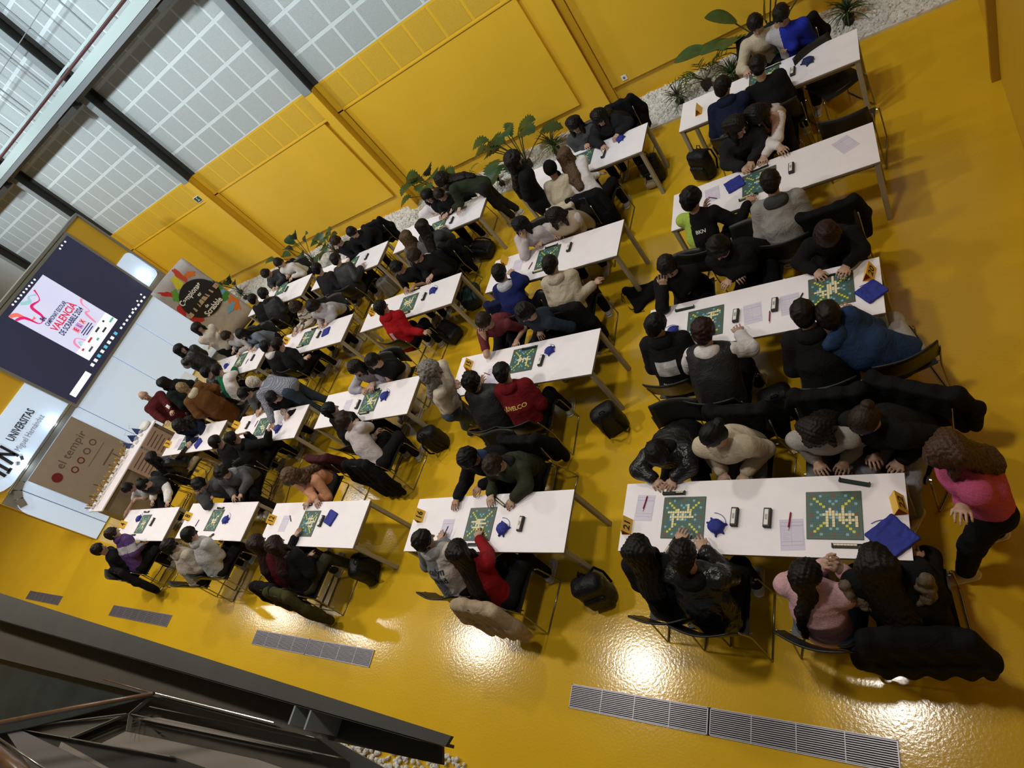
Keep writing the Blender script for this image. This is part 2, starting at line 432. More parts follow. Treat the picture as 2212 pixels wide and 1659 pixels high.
ribbon([(0.72, 0.20), (0.78, 0.36), (0.86, 0.34), (0.90, 0.46), (0.99, 0.50)], 0.018, emit('slide_pink', 240, 150, 190, 1.0), 'slide_ribbon')
ribbon([(0.12, 0.17), (0.16, 0.26), (0.26, 0.27), (0.31, 0.17)], 0.018, MATS['slide_pink'], 'slide_ribbon')
ribbon([(0.18, 0.17), (0.21, 0.22), (0.26, 0.19)], 0.012, MATS['slide_aqua'], 'slide_ribbon', 0.0272)
M_SNAVY = emit('slide_text_navy', 50, 50, 110, 0.5)
def stext(s, u, v, size, mt, bold=False, sx=0.75):
    return text_mesh('slide_text', s, size * H_, mt, basis(S2(u, v, 0.03), (0, 1, 0), (0, 0, 1)), scr, bold=bold, ext=0.001, sx=sx)
stext('8\u00e8', 0.27, 0.70, 0.085, M_SNAVY, True)
stext('CAMPIONAT ESCOLAR', 0.48, 0.625, 0.072, M_SNAVY, True, 0.55)
stext('VALENCI\u00c0', 0.50, 0.53, 0.125, emit('slide_text_red', 220, 50, 90, 0.9), True, 0.78)
stext('DE SCRABBLE 2024', 0.50, 0.435, 0.095, M_SNAVY, True, 0.58)
for i, c in enumerate('ELX'):
    u = 0.40 + i * 0.10
    sbox(y0_ + W_ * (u - .042), y0_ + W_ * (u + .042), z0_ + H_ * .285, z0_ + H_ * .375, 0.0265, emit('slide_tile_%d' % i, *((235, 150, 190), (190, 160, 225), (240, 190, 205))[i]), 'slide_tile', 0.003)
    stext(c, u, 0.33, 0.08, emit('slide_letter_red', 190, 40, 60, 0.8), True)
for k, (u, v, l) in enumerate(((0.52, 0.255, .26), (0.52, 0.225, .30), (0.52, 0.195, .22))):
    sbox(y0_ + W_ * (u - l / 2), y0_ + W_ * (u + l / 2), z0_ + H_ * v, z0_ + H_ * (v + .012), 0.0265, M_SNAVY, 'slide_line', 0.002)
for u, v, l, c in ((.10, .12, .05, (200, 60, 80)), (.3, .12, .12, (200, 60, 80)), (.55, .12, .12, (60, 60, 70)), (.8, .12, .04, (40, 40, 50)), (.15, .05, .12, (90, 90, 110)), (.42, .05, .06, (80, 190, 170)), (.62, .05, .12, (60, 60, 70)), (.87, .05, .12, (100, 190, 160))):
    sbox(y0_ + W_ * u, y0_ + W_ * (u + l), z0_ + H_ * v, z0_ + H_ * (v + .025), 0.028, emit('slide_logo_%d_%d' % (c[0], c[1]), *c, 0.8), 'slide_logo', 0.002)
# desktop furniture: icons, taskbar, window
M_ICON = emit('desktop_icon_white', 240, 245, 255, 1.4); M_CY = emit('taskbar_cyan', 90, 190, 225, 1.2)
for k in range(9):
    p = at(28 + (75 - 28) * k / 8, 658 - (658 - 604) * k / 8, x=SX + 0.09)
    g = MB(); g.ball((0.024, p.y - 5.74, p.z - 1.83), 0.022, 8, 5, (0.15, 1, 1)); g.build('desktop_icon', M_ICON, scr)
for px, py in ((130, 537), (134, 530), (141, 522), (287, 668), (297, 650), (305, 636)):
    p = at(px, py, x=SX + 0.09); g = MB(); g.ball((0.024, p.y - 5.74, p.z - 1.83), 0.022, 8, 5, (0.15, 1, 1)); g.build('desktop_icon', M_ICON, scr)
for k in range(8):
    t = k / 7; p = at(200 + 50 * t, 788 - 68 * t, x=SX + 0.09)
    sbox(p.y - 0.035, p.y + 0.035, p.z - 0.035, p.z + 0.035, 0.019, M_CY if k in (2, 4, 7) else M_ICON, 'taskbar_icon', 0.004)
for k in range(9):
    t = k / 8; p = at(262 + 50 * t, 708 - 66 * t, x=SX + 0.09)
    sbox(p.y - 0.028, p.y + 0.028, p.z - 0.022, p.z + 0.022, 0.019, M_ICON, 'taskbar_icon', 0.004)
pa, pb = at(157, 855, x=SX + 0.09), at(194, 806, x=SX + 0.09)
sbox(pa.y, pb.y, 1.90, 2.03, 0.019, emit('taskbar_search_white', 245, 245, 245, 1.5), 'taskbar_search_box', 0.004)
# hot spots of the light boxes are real little lamps
for (y, z, pw) in ((7.62, 2.15, 5), (2.6, 1.98, 7), (3.6, 1.98, 4)):
    l = bpy.data.lights.new('panel_spot_light', 'POINT'); l.energy = pw; l.shadow_soft_size = 0.03; l.color = (0.75, 0.9, 1)
    o = bpy.data.objects.new('panel_spot_light', l); COL.objects.link(o); o.location = (SX + 0.14, y, z)
# ------------------------------------------------------------------ floor grilles
M_GR = mat('grille_steel', (0.30, 0.29, 0.33), 0.35, metal=0.5); M_PIT = mat('grille_pit_black', (0.01, 0.01, 0.012), 0.9)
GR = ['long metal floor grille nearest the camera', 'metal floor grille beside the chairs of table 12', 'metal floor grille third from the camera beside table 8', 'farthest floor grille at the foot of the stage wall corner']
for gi, (xa, xb) in enumerate(((-3.015, -0.63), (-8.0, -5.6), (-12.8, -10.5), (-17.55, -15.45))):
    r0 = empty('floor_grille', ((xa + xb) / 2, 0.455, 0)); tag(r0, GR[gi], 'floor grille', 'floor grilles in one line')
    L = (xb - xa) / 2; wd = 0.092
    MB().box(-L, L, -wd, wd, 0.001, 0.004).build('pit', M_PIT, r0)
    fr = MB()
    for a, c in ((-L, -0.008), (0.008, L)):
        fr.box(a, c, -wd, -wd + 0.006, 0.003, 0.012); fr.box(a, c, wd - 0.006, wd, 0.003, 0.012)
        fr.box(a, a + 0.006, -wd, wd, 0.003, 0.012); fr.box(c - 0.006, c, -wd, wd, 0.003, 0.012)
    fr.build('frame', M_GR, r0)
    for h in (0, 1):
        s_ = MB(); a, c = ((-L, -0.008), (0.008, L))[h]
        for k in range(13):
            y = -wd + 0.012 + k * (2 * wd - 0.024) / 12; s_.box(a, c, y - 0.0028, y + 0.0028, 0.004, 0.011)
        for k in range(1, 5): s_.box(a + (c - a) * k / 4.0 - 0.004, a + (c - a) * k / 4.0 + 0.002, -wd, wd, 0.004, 0.0115)
        s_.build('grating', M_GR, r0)
# ------------------------------------------------------------------ gravel bed
def pebbles(name, n, x0, x1, y0, y1, zf, label, rr=(0.018, 0.036)):
    t = (1 + 5 ** 0.5) / 2
    iv = np.array([(-1, t, 0), (1, t, 0), (-1, -t, 0), (1, -t, 0), (0, -1, t), (0, 1, t), (0, -1, -t), (0, 1, -t), (t, 0, -1), (t, 0, 1), (-t, 0, -1), (-t, 0, 1)], float)
    iv /= np.linalg.norm(iv[0])
    fc = np.array([(0, 11, 5), (0, 5, 1), (0, 1, 7), (0, 7, 10), (0, 10, 11), (1, 5, 9), (5, 11, 4), (11, 10, 2), (10, 7, 6), (7, 1, 8), (3, 9, 4), (3, 4, 2), (3, 2, 6), (3, 6, 8), (3, 8, 9), (4, 9, 5), (2, 4, 11), (6, 2, 10), (8, 6, 7), (9, 8, 1)])
    rs = np.random.RandomState(3)
    c = np.stack([rs.uniform(x0, x1, n), rs.uniform(y0, y1, n), np.zeros(n)], 1)
    c[:, 2] = zf(c[:, 0], c[:, 1]) + rs.uniform(-0.012, 0.012, n)
    q = rs.normal(size=(n, 4)); q /= np.linalg.norm(q, axis=1)[:, None]
    a, b_, c_, d = q.T
    Rm = np.stack([1 - 2 * (c_ ** 2 + d ** 2), 2 * (b_ * c_ - a * d), 2 * (b_ * d + a * c_), 2 * (b_ * c_ + a * d), 1 - 2 * (b_ ** 2 + d ** 2), 2 * (c_ * d - a * b_), 2 * (b_ * d - a * c_), 2 * (c_ * d + a * b_), 1 - 2 * (b_ ** 2 + c_ ** 2)], 1).reshape(n, 3, 3)
    sc = rs.uniform(rr[0], rr[1], (n, 1)) * rs.uniform(0.6, 1.15, (n, 3))
    v = iv[None] * sc[:, None, :] * rs.uniform(0.85, 1.15, (n, 12, 1))
    v = np.einsum('nij,nkj->nki', Rm, v) + c[:, None, :]
    F = (fc[None] + (np.arange(n) * 12)[:, None, None]).reshape(-1, 3)
    return np_mesh(name, v.reshape(-1, 3), F, M_STONE, False)
def np_mesh(name, V, F, mt, smooth=True, parent=None):
    me = bpy.data.meshes.new(name); k = F.shape[1]
    me.vertices.add(len(V)); me.vertices.foreach_set('co', np.ascontiguousarray(V, np.float32).ravel())
    me.loops.add(F.size); me.loops.foreach_set('vertex_index', np.ascontiguousarray(F, np.int32).ravel())
    me.polygons.add(len(F)); me.polygons.foreach_set('loop_start', np.arange(0, F.size, k, dtype=np.int32))
    try: me.polygons.foreach_set('loop_total', np.full(len(F), k, np.int32))
    except Exception: pass
    me.polygons.foreach_set('use_smooth', np.full(len(F), smooth))
    me.update(calc_edges=True); me.validate()
    for x in (mt if isinstance(mt, (list, tuple)) else [mt]): me.materials.append(x)
    o = bpy.data.objects.new(name, me); return link(o, parent)
bed = lambda x, y: 0.03 + 0.012 * np.sin(x * 3.1) * np.cos(y * 4)
o = pebbles('gravel_bed', 15000, -17, 0.72, 8.26, 9.22, bed, '')
tag(o, 'bed of white pebbles along the foot of the yellow wall', 'gravel', kind='stuff')
struct(MB().box(-17, 0.75, 8.24, 9.24, 0.001, 0.03).build('trim_300', M_STONE))
# ------------------------------------------------------------------ stair and beam below the camera
def slabpx(pts, z, th, name, mt, parent=None, dz=None):
    """horizontal plate whose outline is given where the photograph shows it, at height z"""
    P = [at(px, py, z=z) for px, py in pts]
    if dz: P = [Vector((p.x, p.y, p.z + d)) for p, d in zip(P, dz)]
    g = MB(); g.poly(P, -th, (0, 0, 1)); return g.build(name, mt, parent)
ZM = 3.0
eb = empty('edge_beam', (-2.0, -0.05, 2.7)); tag(eb, 'dark grey steel edge beam running along the left bottom corner', 'beam')
eb_l = Vector(eb.location)
def rel(o, root):
    o.data.transform(Matrix.Translation(-Vector(root.location))); o.parent = root; return o
rel(slabpx([(-60, 1262), (975, 1590), (962, 1612), (-60, 1322)], ZM, 0.015, 'top_flange', M_STEEL), eb)
a0, a1 = at(-60, 1322, z=ZM), at(905, 1596, z=ZM)
g = MB(); g.obox(a0 - Vector((0, 0, .11)), a1 - Vector((0, 0, .11)), 0.012, 0.2); rel(g.build('web', M_STEEL), eb)
rel(slabpx([(-60, 1322), (955, 1612), (955, 1652), (600, 1575), (335, 1505), (-60, 1408)], 2.80, 0.015, 'bottom_flange', M_BRSTEEL), eb)
for px, py in ((668, 1535), (702, 1545)):
    p = at(px, py, z=2.9); g = MB(); g.box(p.x - 0.006, p.x + 0.006, p.y - 0.07, p.y + 0.05, 2.79, 2.985); rel(g.build('stiffener', M_STEEL2), eb)
g = MB(); g.tube([at(335, 1497, z=2.83), at(592, 1561, z=2.83)], 0.004, 6); rel(g.build('cable', M_CHROME), eb)
st = empty('steel_staircase', (-3.5, -0.4, 2.5)); tag(st, 'cream and dark steel staircase frame under the camera at the bottom left', 'staircase')
M_DKGL = mat('dark_glass_floor', (0.020, 0.030, 0.032), 0.25, noise=0.3, scale=3)
rel(slabpx([(-80, 1365), (340, 1482), (345, 1500), (60, 1572), (-80, 1600)], 2.72, 0.02, 'dark_panel', M_DKGL), st)
BRS = MATS['brown_grey_steel']
for pts, z, mt, nm in (([(-80, 1560), (331, 1500), (690, 1597), (752, 1645), (752, 1800), (-80, 1800)], 2.60, BRS, 'landing_plate'),
                       ([(296, 1552), (345, 1550), (668, 1619), (672, 1629)], 2.625, M_CREAMST, 'tray'), ([(271, 1580), (554, 1640), (700, 1690), (700, 1800), (430, 1800), (214, 1608)], 2.625, M_CREAMST, 'tray'),
                       ([(38, 1574), (372, 1634), (560, 1700), (560, 1760), (300, 1690), (120, 1622)], 2.65, M_STEEL, 'tray_side'), ([(132, 1602), (233, 1659), (330, 1740), (150, 1740), (112, 1650)], 2.67, M_CREAMST, 'tray'),
                       ([(38, 1572), (277, 1542), (151, 1596)], 2.66, mat('grey_brown_plate', (0.10, 0.088, 0.075), 0.5), 'corner_plate'), ([(6, 1571), (34, 1572), (217, 1659), (290, 1740), (120, 1740)], 2.70, mat('grey_mauve_strip', (0.15, 0.135, 0.13), 0.5), 'side_strip')):
    rel(slabpx(pts, z, 0.012, nm, mt), st)
for (p, q, z) in (((277, 1542), (151, 1596), 2.68), ((283, 1542), (737, 1637), 2.68), ((327, 1527), (677, 1599), 2.68), ((38, 1574), (372, 1634), 2.68), ((331, 1502), (283, 1542), 2.69), ((277, 1580), (283, 1542), 2.68), ((38, 1572), (277, 1542), 2.69)):
    g = MB(); g.obox(at(*p, z=z), at(*q, z=z), 0.005, 0.03); rel(g.build('stringer', mat('pale_steel_edge', (0.20, 0.18, 0.15), 0.4)), st)  # thin bars, paler than the plates they edge
for (x, y) in ((230, 1528), (262, 1520), (300, 1515), (180, 1540), (345, 1560)):
    p = at(x, y + 22, z=2.62); g = MB(); g.add([p + Vector((-.03, 0, 0)), p + Vector((.03, 0, 0)), p + Vector((0, 0.012, 0.05)), p + Vector((0, -0.012, 0))], [(0, 1, 2), (1, 3, 2), (3, 0, 2), (0, 3, 1)]); rel(g.build('gusset', M_STEEL), st)
M_WOOD = mat('reddish_wood_handrail', (0.13, 0.065, 0.03), 0.3, noise=0.2, scale=12)
g = MB(); g.tube([at(331, 1498, z=3.0), at(160, 1530, z=3.02), at(-60, 1574, z=3.05)], 0.011, 10, r2=0.022); rel(g.build('handrail', M_WOOD, smooth=True), st)
g = MB(); g.tube([at(331, 1498, z=3.0), at(222, 1466, z=3.0)], 0.005, 8); rel(g.build('handrail_end', M_WOOD, smooth=True), st)
g = MB(); g.tube([at(-40, 1600, z=3.6), at(40, 1665, z=3.6), at(110, 1740, z=3.6)], 0.034, 12); rel(g.build('near_handrail', M_WOOD, smooth=True), st)
g = MB(); g.tube([at(-40, 1570, z=3.62), at(140, 1690, z=3.62)], 0.005, 8); rel(g.build('handrail_highlight', M_CHROME, smooth=True), st)  # added thin chrome rod stands for the white highlight along the near handrail
rel(slabpx([(645, 1572), (680, 1576), (830, 1659), (860, 1740), (745, 1740), (745, 1640), (690, 1600)], 2.55, 0.01, 'frosted_plate', mat('grey_frosted_plate', (0.22, 0.21, 0.20), 0.4)), st)
o = pebbles('gravel_bed', 900, -6.6, -3.95, -0.75, -0.22, lambda x, y: 0.03 + 0 * x, '', (0.02, 0.035))
tag(o, 'patch of white pebbles below the steel beam at the bottom', 'gravel', kind='stuff')
# ------------------------------------------------------------------ tables and chairs
TB = {  # key: x, y, angle (degrees), length, description
 '21': (-1.35, 1.74, -0.8, 1.97, 'the table with cards 21 and 22'),
 '16': (-3.82, 1.72, 0.6, 1.95, 'the table with card 16'),
 '12': (-6.60, 1.74, -0.7, 1.95, 'the table with card 12'),
 '08': (-9.03, 1.81, -1.0, 1.95, 'the table with card 8'),
 '04': (-11.39, 1.78, 0.2, 1.95, 'the table with card 4'),
 '20': (-1.34, 3.63, -0.1, 1.97, 'the table with card 20'),
 '15': (-3.86, 3.57, -1.0, 1.95, 'the table with card 15'),
 '11': (-6.49, 3.46, -0.3, 1.95, 'the table between card 1 and card 15'),
 '01': (-8.86, 3.39, -1.1, 1.95, 'the table with card 1'),
 '03': (-11.33, 3.43, -0.9, 1.95, 'the table with card 3'),
 '18': (-1.24, 5.30, 1.7, 1.95, 'the table with a loose score sheet at its right end'),
 '13': (-3.81, 5.18, -1.4, 1.95, 'the table behind the one with card 15'),
 '10': (-6.38, 5.20, 0.8, 1.95, 'the table with card 10'),
 '06': (-8.77, 5.13, -0.8, 1.95, 'the table with card 6'),
 '02': (-11.25, 5.08, 0.0, 1.95, 'the far table beside the blonde woman in the brown coat'),
 '14': (-1.28, 6.99, -0.8, 1.95, 'the back right table with a navy bag'),
 '09': (-3.71, 6.96, -1.8, 1.95, 'the back table beside the woman in the long black coat'),
 '05': (-6.42, 6.92, 1.1, 1.95, 'the back table where the woman in dark green leans over'),
 '17': (-8.70, 6.78, -0.2, 1.95, 'the back table left of the woman in dark green'),
 '07': (-10.97, 6.77, 0.3, 1.95, 'the back table nearest the round-logo banner'),
}
HT = 0.74; TW = 0.575
def make_table():
    r = empty('table')
    MB().box(-0.975, 0.975, -TW / 2, TW / 2, HT - 0.006, HT).build('tabletop', M_TABLE, r)
    MB().box(-0.9745, 0.9745, -TW / 2 + 0.0005, TW / 2 - 0.0005, HT - 0.026, HT - 0.006).build('edge_band', M_EDGE, r)
    for sx in (-1, 1):
        for sy in (-1, 1):
            x, y = sx * 0.945, sy * (TW / 2 - 0.03)
            MB().box(x - 0.024, x + 0.024, y - 0.024, y + 0.024, 0, HT - 0.026, bev=0.005).build('leg', M_LEG, r)
    g = MB()
    for sy in (-1, 1): g.box(-0.92, 0.92, sy * (TW / 2 - 0.05) - 0.012, sy * (TW / 2 - 0.05) + 0.012, HT - 0.075, HT - 0.0265)
    for sx in (-1, 1): g.box(sx * 0.93 - 0.012, sx * 0.93 + 0.012, -TW / 2 + 0.062, TW / 2 - 0.062, HT - 0.075, HT - 0.0265)
    g.build('apron', M_LEG, r)
    return r
t0 = make_table(); first = True
TDESC = {'21': 'long white table nearest the camera with cards 21 and 22', '20': 'white table with card 20 behind the nearest one',
 '18': 'white table with one score sheet lying at its empty right end', '14': 'white table at the far right beside the pebbles with a navy bag on it'}
for k, (x, y, a, L, d) in TB.items():
    t = t0 if first else dup(t0)
    first = False
    t.location = (x, y, 0); t.rotation_euler = (0, 0, R_(a)); t.scale = (L / 1.95, 1, 1)
    tag(t, TDESC.get(k, 'white game table: ' + d), 'table', 'white game tables in rows')

def make_chair():
    r = empty('chair')
    def seat(u, v):
        x = (u - 0.5) * 0.43; y = (v - 0.5) * 0.42
        z = 0.445 - 0.018 * math.cos(PI * (u - 0.5)) - 0.02 * max(0, (v - 0.8) / 0.2) ** 2
        return (x, y, z), (0, 0, 1)
    MB().slab(seat, 9, 9, 0.014).build('seat', M_BLKPL, r, smooth=False)
    def back(u, v):
        x = (u - 0.5) * (0.46 - 0.03 * v); c = math.cos(PI * (u - 0.5))
        y = -0.215 - 0.045 * c - 0.07 * v; z = 0.55 + 0.27 * v
        return (x, y, z), (0, 1, 0.25)
    MB().slab(back, 11, 6, 0.012).build('backrest', M_BLKPL, r, smooth=True)
    for s in (-1, 1):
        g = MB(); x = s * 0.232
        g.tube([(x, 0.19, 0.43), (x + s * .01, 0.205, 0.40), (x + s * 0.02, 0.22, 0.02), (x + s * 0.02, 0.21, 0.009), (x + s * 0.02, -0.26, 0.009), (x + s * .02, -0.27, 0.02), (x, -0.215, 0.43), (x, -0.235, 0.60), (x, -0.25, 0.70)], 0.0075, 7)
        g.build('side_frame', M_CHROME, r, smooth=True)
    for yy in (0.17, -0.18): MB().tube([(-0.232, yy, 0.425), (0.232, yy, 0.425)], 0.007, 6).build('cross_bar', M_CHROME, r)
    return r
chair0 = make_chair(); _ch = [True]
def chair(x, y, face, label, group='black chairs around the game tables'):
    c = chair0 if _ch[0] else dup(chair0)
    _ch[0] = False
    c.location = (x, y, 0); c.rotation_euler = (0, 0, R_(face - 90))
    tag(c, label, 'chair', group); return c
# ------------------------------------------------------------------ smooth solid modelling on a voxel grid
def V3(*a): return np.array(a, float)
def nrm(v):
    v = np.asarray(v, float); n = np.linalg.norm(v); return v / n if n > 1e-9 else v
class Solid:
    """smooth union of tapered limbs and ellipsoids, meshed as one continuous surface"""
    def __init__(s): s.p = []
    def cap(s, a, b, ra, rb, side=None, ratio=1.0, k=None, cut=False):
        s.p.append(('c', np.asarray(a, float), np.asarray(b, float), ra, rb, None if side is None else nrm(side), ratio, k, cut)); return s
    def chain(s, pts, rs, side=None, ratio=1.0, k=None):
        for i in range(len(pts) - 1): s.cap(pts[i], pts[i + 1], rs[i], rs[i + 1], side, ratio, k)
        return s
    def ell(s, c, r, ax=None, k=None, cut=False):
        s.p.append(('e', np.asarray(c, float), np.asarray(r, float), None if ax is None else np.array(ax, float), k, cut)); return s
    def box(s, c, hs, ax=None, rnd=0.03, k=None, cut=False):
        s.p.append(('b', np.asarray(c, float), np.asarray(hs, float), None if ax is None else np.array(ax, float), rnd, k, cut)); return s
    def mesh(s, h, k=0.02):
        lo = np.full(3, 1e9); hi = -lo; bb = []
        for p in s.p:
            if p[0] == 'c':
                r = max(p[3], p[4]) * max(1, p[6]); l = np.minimum(p[1], p[2]) - r; u = np.maximum(p[1], p[2]) + r
            elif p[0] == 'e': r = p[2].max() if p[3] is not None else p[2]; l = p[1] - r; u = p[1] + r
            else: r = np.linalg.norm(p[2]) if p[3] is not None else p[2]; l = p[1] - r; u = p[1] + r
            bb.append((l, u))
            cut = p[-1]
            if not cut: lo = np.minimum(lo, l); hi = np.maximum(hi, u)
        lo = lo - 3 * h - 0.01; hi = hi + 3 * h + 0.01
        n = np.ceil((hi - lo) / h).astype(int) + 1
        f = np.full(n, 0.2, np.float32)
        A = [(lo[i] + h * np.arange(n[i])).astype(np.float32) for i in range(3)]
        for p, (l, u) in zip(s.p, bb):
            kk = p[-2] if p[-2] is not None else k; mg = kk + 2 * h + 0.01
            i0 = np.maximum(0, np.floor((l - mg - lo) / h).astype(int)); i1 = np.minimum(n, np.ceil((u + mg - lo) / h).astype(int) + 1)
            if (i1 <= i0).any(): continue
            X = A[0][i0[0]:i1[0], None, None]; Y = A[1][None, i0[1]:i1[1], None]; Z = A[2][None, None, i0[2]:i1[2]]
            if p[0] == 'c':
                a, b, ra, rb, sd, ratio = p[1:7]; ba = b - a; L2 = max(float(ba @ ba), 1e-9)
                x, y, z = X - np.float32(a[0]), Y - np.float32(a[1]), Z - np.float32(a[2])
                t = np.clip((x * ba[0] + y * ba[1] + z * ba[2]) / L2, 0, 1).astype(np.float32)
                x = x - t * np.float32(ba[0]); y = y - t * np.float32(ba[1]); z = z - t * np.float32(ba[2])
                if sd is not None and ratio != 1:
                    q = (x * sd[0] + y * sd[1] + z * sd[2]) * (1 / ratio - 1)
                    x = x + q * sd[0]; y = y + q * sd[1]; z = z + q * sd[2]
                d = np.sqrt(x * x + y * y + z * z) - (ra + (rb - ra) * t)
            elif p[0] == 'e':
                c, r, ax = p[1:4]; x, y, z = X - c[0], Y - c[1], Z - c[2]
                if ax is not None: x, y, z = (x * ax[0][0] + y * ax[0][1] + z * ax[0][2]), (x * ax[1][0] + y * ax[1][1] + z * ax[1][2]), (x * ax[2][0] + y * ax[2][1] + z * ax[2][2])
                k0 = np.sqrt((x / r[0]) ** 2 + (y / r[1]) ** 2 + (z / r[2]) ** 2); k1 = np.sqrt((x / r[0] ** 2) ** 2 + (y / r[1] ** 2) ** 2 + (z / r[2] ** 2) ** 2)
                d = k0 * (k0 - 1) / np.maximum(k1, 1e-6)
            else:
                c, hs, ax, rn = p[1:5]; x, y, z = X - c[0], Y - c[1], Z - c[2]
                if ax is not None: x, y, z = (x * ax[0][0] + y * ax[0][1] + z * ax[0][2]), (x * ax[1][0] + y * ax[1][1] + z * ax[1][2]), (x * ax[2][0] + y * ax[2][1] + z * ax[2][2])
                x, y, z = np.abs(x) - hs[0] + rn, np.abs(y) - hs[1] + rn, np.abs(z) - hs[2] + rn
                d = np.sqrt(np.maximum(x, 0) ** 2 + np.maximum(y, 0) ** 2 + np.maximum(z, 0) ** 2) + np.minimum(np.maximum(np.maximum(x, y), z), 0) - rn
            w_ = f[i0[0]:i1[0], i0[1]:i1[1], i0[2]:i1[2]]
            if p[-1]:
                d = -d; q = np.maximum(kk - np.abs(w_ - d), 0) / kk if kk else 0
                w_[...] = np.maximum(w_, d) + q * q * kk * 0.25
            else:
                q = np.maximum(kk - np.abs(w_ - d), 0) / kk if kk else 0
                w_[...] = np.minimum(w_, d) - q * q * kk * 0.25
        return surface_net(f, lo, h)
def surface_net(f, lo, h):
    ins = f < 0; n = np.array(f.shape)
    acc = np.zeros(tuple(n - 1) + (3,), np.float32); cnt = np.zeros(tuple(n - 1), np.float32)
    quads = []; cross = []
    for ax in range(3):
        s0 = [slice(None)] * 3; s1 = [slice(None)] * 3; s0[ax] = slice(0, -1); s1[ax] = slice(1, None)
        c = ins[tuple(s0)] != ins[tuple(s1)]
        I = np.argwhere(c)
        if len(I) == 0: continue
        J = I.copy(); J[:, ax] += 1
        fa = f[tuple(I.T)]; fb = f[tuple(J.T)]; t = fa / (fa - fb)
        P = I.astype(np.float32); P[:, ax] += t
        o1, o2 = (ax + 1) % 3, (ax + 2) % 3
        ok = (I[:, o1] > 0) & (I[:, o2] > 0) & (I[:, o1] < n[o1] - 1) & (I[:, o2] < n[o2] - 1)
        I = I[ok]; P = P[ok]; pos = ins[tuple(I.T)]
        cells = []
        for da, db in ((0, 0), (-1, 0), (-1, -1), (0, -1)):
            C = I.copy(); C[:, o1] += da; C[:, o2] += db
            cells.append(C)
            for q in range(3): np.add.at(acc[..., q], tuple(C.T), P[:, q])
            np.add.at(cnt, tuple(C.T), 1)
        cross.append((cells, pos))
    used = cnt > 0; idx = np.full(used.shape, -1, np.int64); idx[used] = np.arange(used.sum())
    V = acc[used] / cnt[used][:, None]
    V = V * h + lo
    Q = []
    for cells, pos in cross:
        q = np.stack([idx[tuple(c.T)] for c in cells], 1)
        Q.append(q[pos][:, ::-1][:, ::-1]); Q.append(q[~pos][:, ::-1])
    return V, np.concatenate(Q)
def vnormals(V, F):
    n = np.cross(V[F[:, 2]] - V[F[:, 0]], V[F[:, 3]] - V[F[:, 1]])
    N = np.zeros_like(V)
    for i in range(4): np.add.at(N, F[:, i], n)
    return N / np.maximum(np.linalg.norm(N, axis=1), 1e-9)[:, None]
def folds(V, seed, f=34.0):
    r = np.random.RandomState(seed); o = np.zeros(len(V))
    for i in range(5):
        d = nrm(r.normal(size=3)); e = nrm(r.normal(size=3)); g = nrm(r.normal(size=3))
        o += np.sin(V @ d * f * r.uniform(0.6, 1.6) + 2.2 * np.sin(V @ e * f * 0.45 + r.uniform(0, 6)) + 1.5 * np.sin(V @ g * f * 0.3)) * r.uniform(0.5, 1)
    return 1 - np.abs(o / 2.2)
def solid_obj(name, S, h, mt, parent=None, k=0.02, disp=0.0, ff=34.0, seed=1, loc=None, flow=None, split=None, drape=False):
    V, F = S.mesh(h, k)
    if disp:
        N = vnormals(V, F); D = folds(V, seed, ff)
        if flow is not None:   # strands that run along one direction
            fd = nrm(flow); U1 = nrm(np.cross(fd, [0.3, 0.2, 0.9])); U2 = np.cross(fd, U1)
            a = V @ U1; b = V @ U2; c = V @ fd
            D = 0.5 * D + np.sin(a * 260 + 3 * np.sin(c * 22) + 2 * np.sin(b * 90)) * 0.5 + 0.5 * np.sin(b * 230 + 2.5 * np.sin(c * 17 + 2))
        if drape: D = 0.35 * D + np.sin(V[:, 0] * 46 + 1.8 * np.sin(V[:, 2] * 7 + seed)) * (0.3 + 1.6 * np.clip(0.85 - V[:, 2], 0, 0.6))
        V = V + N * (D * disp)[:, None]
    o = np_mesh(name, V, F, mt, True, parent)
    if split is not None:   # second material where split(V) is true
        c = V[F].mean(1); o.data.polygons.foreach_set('material_index', split(c).astype(np.int32))
    if loc is not None:
        o.data.transform(Matrix.Translation(-Vector(loc)))
    return o

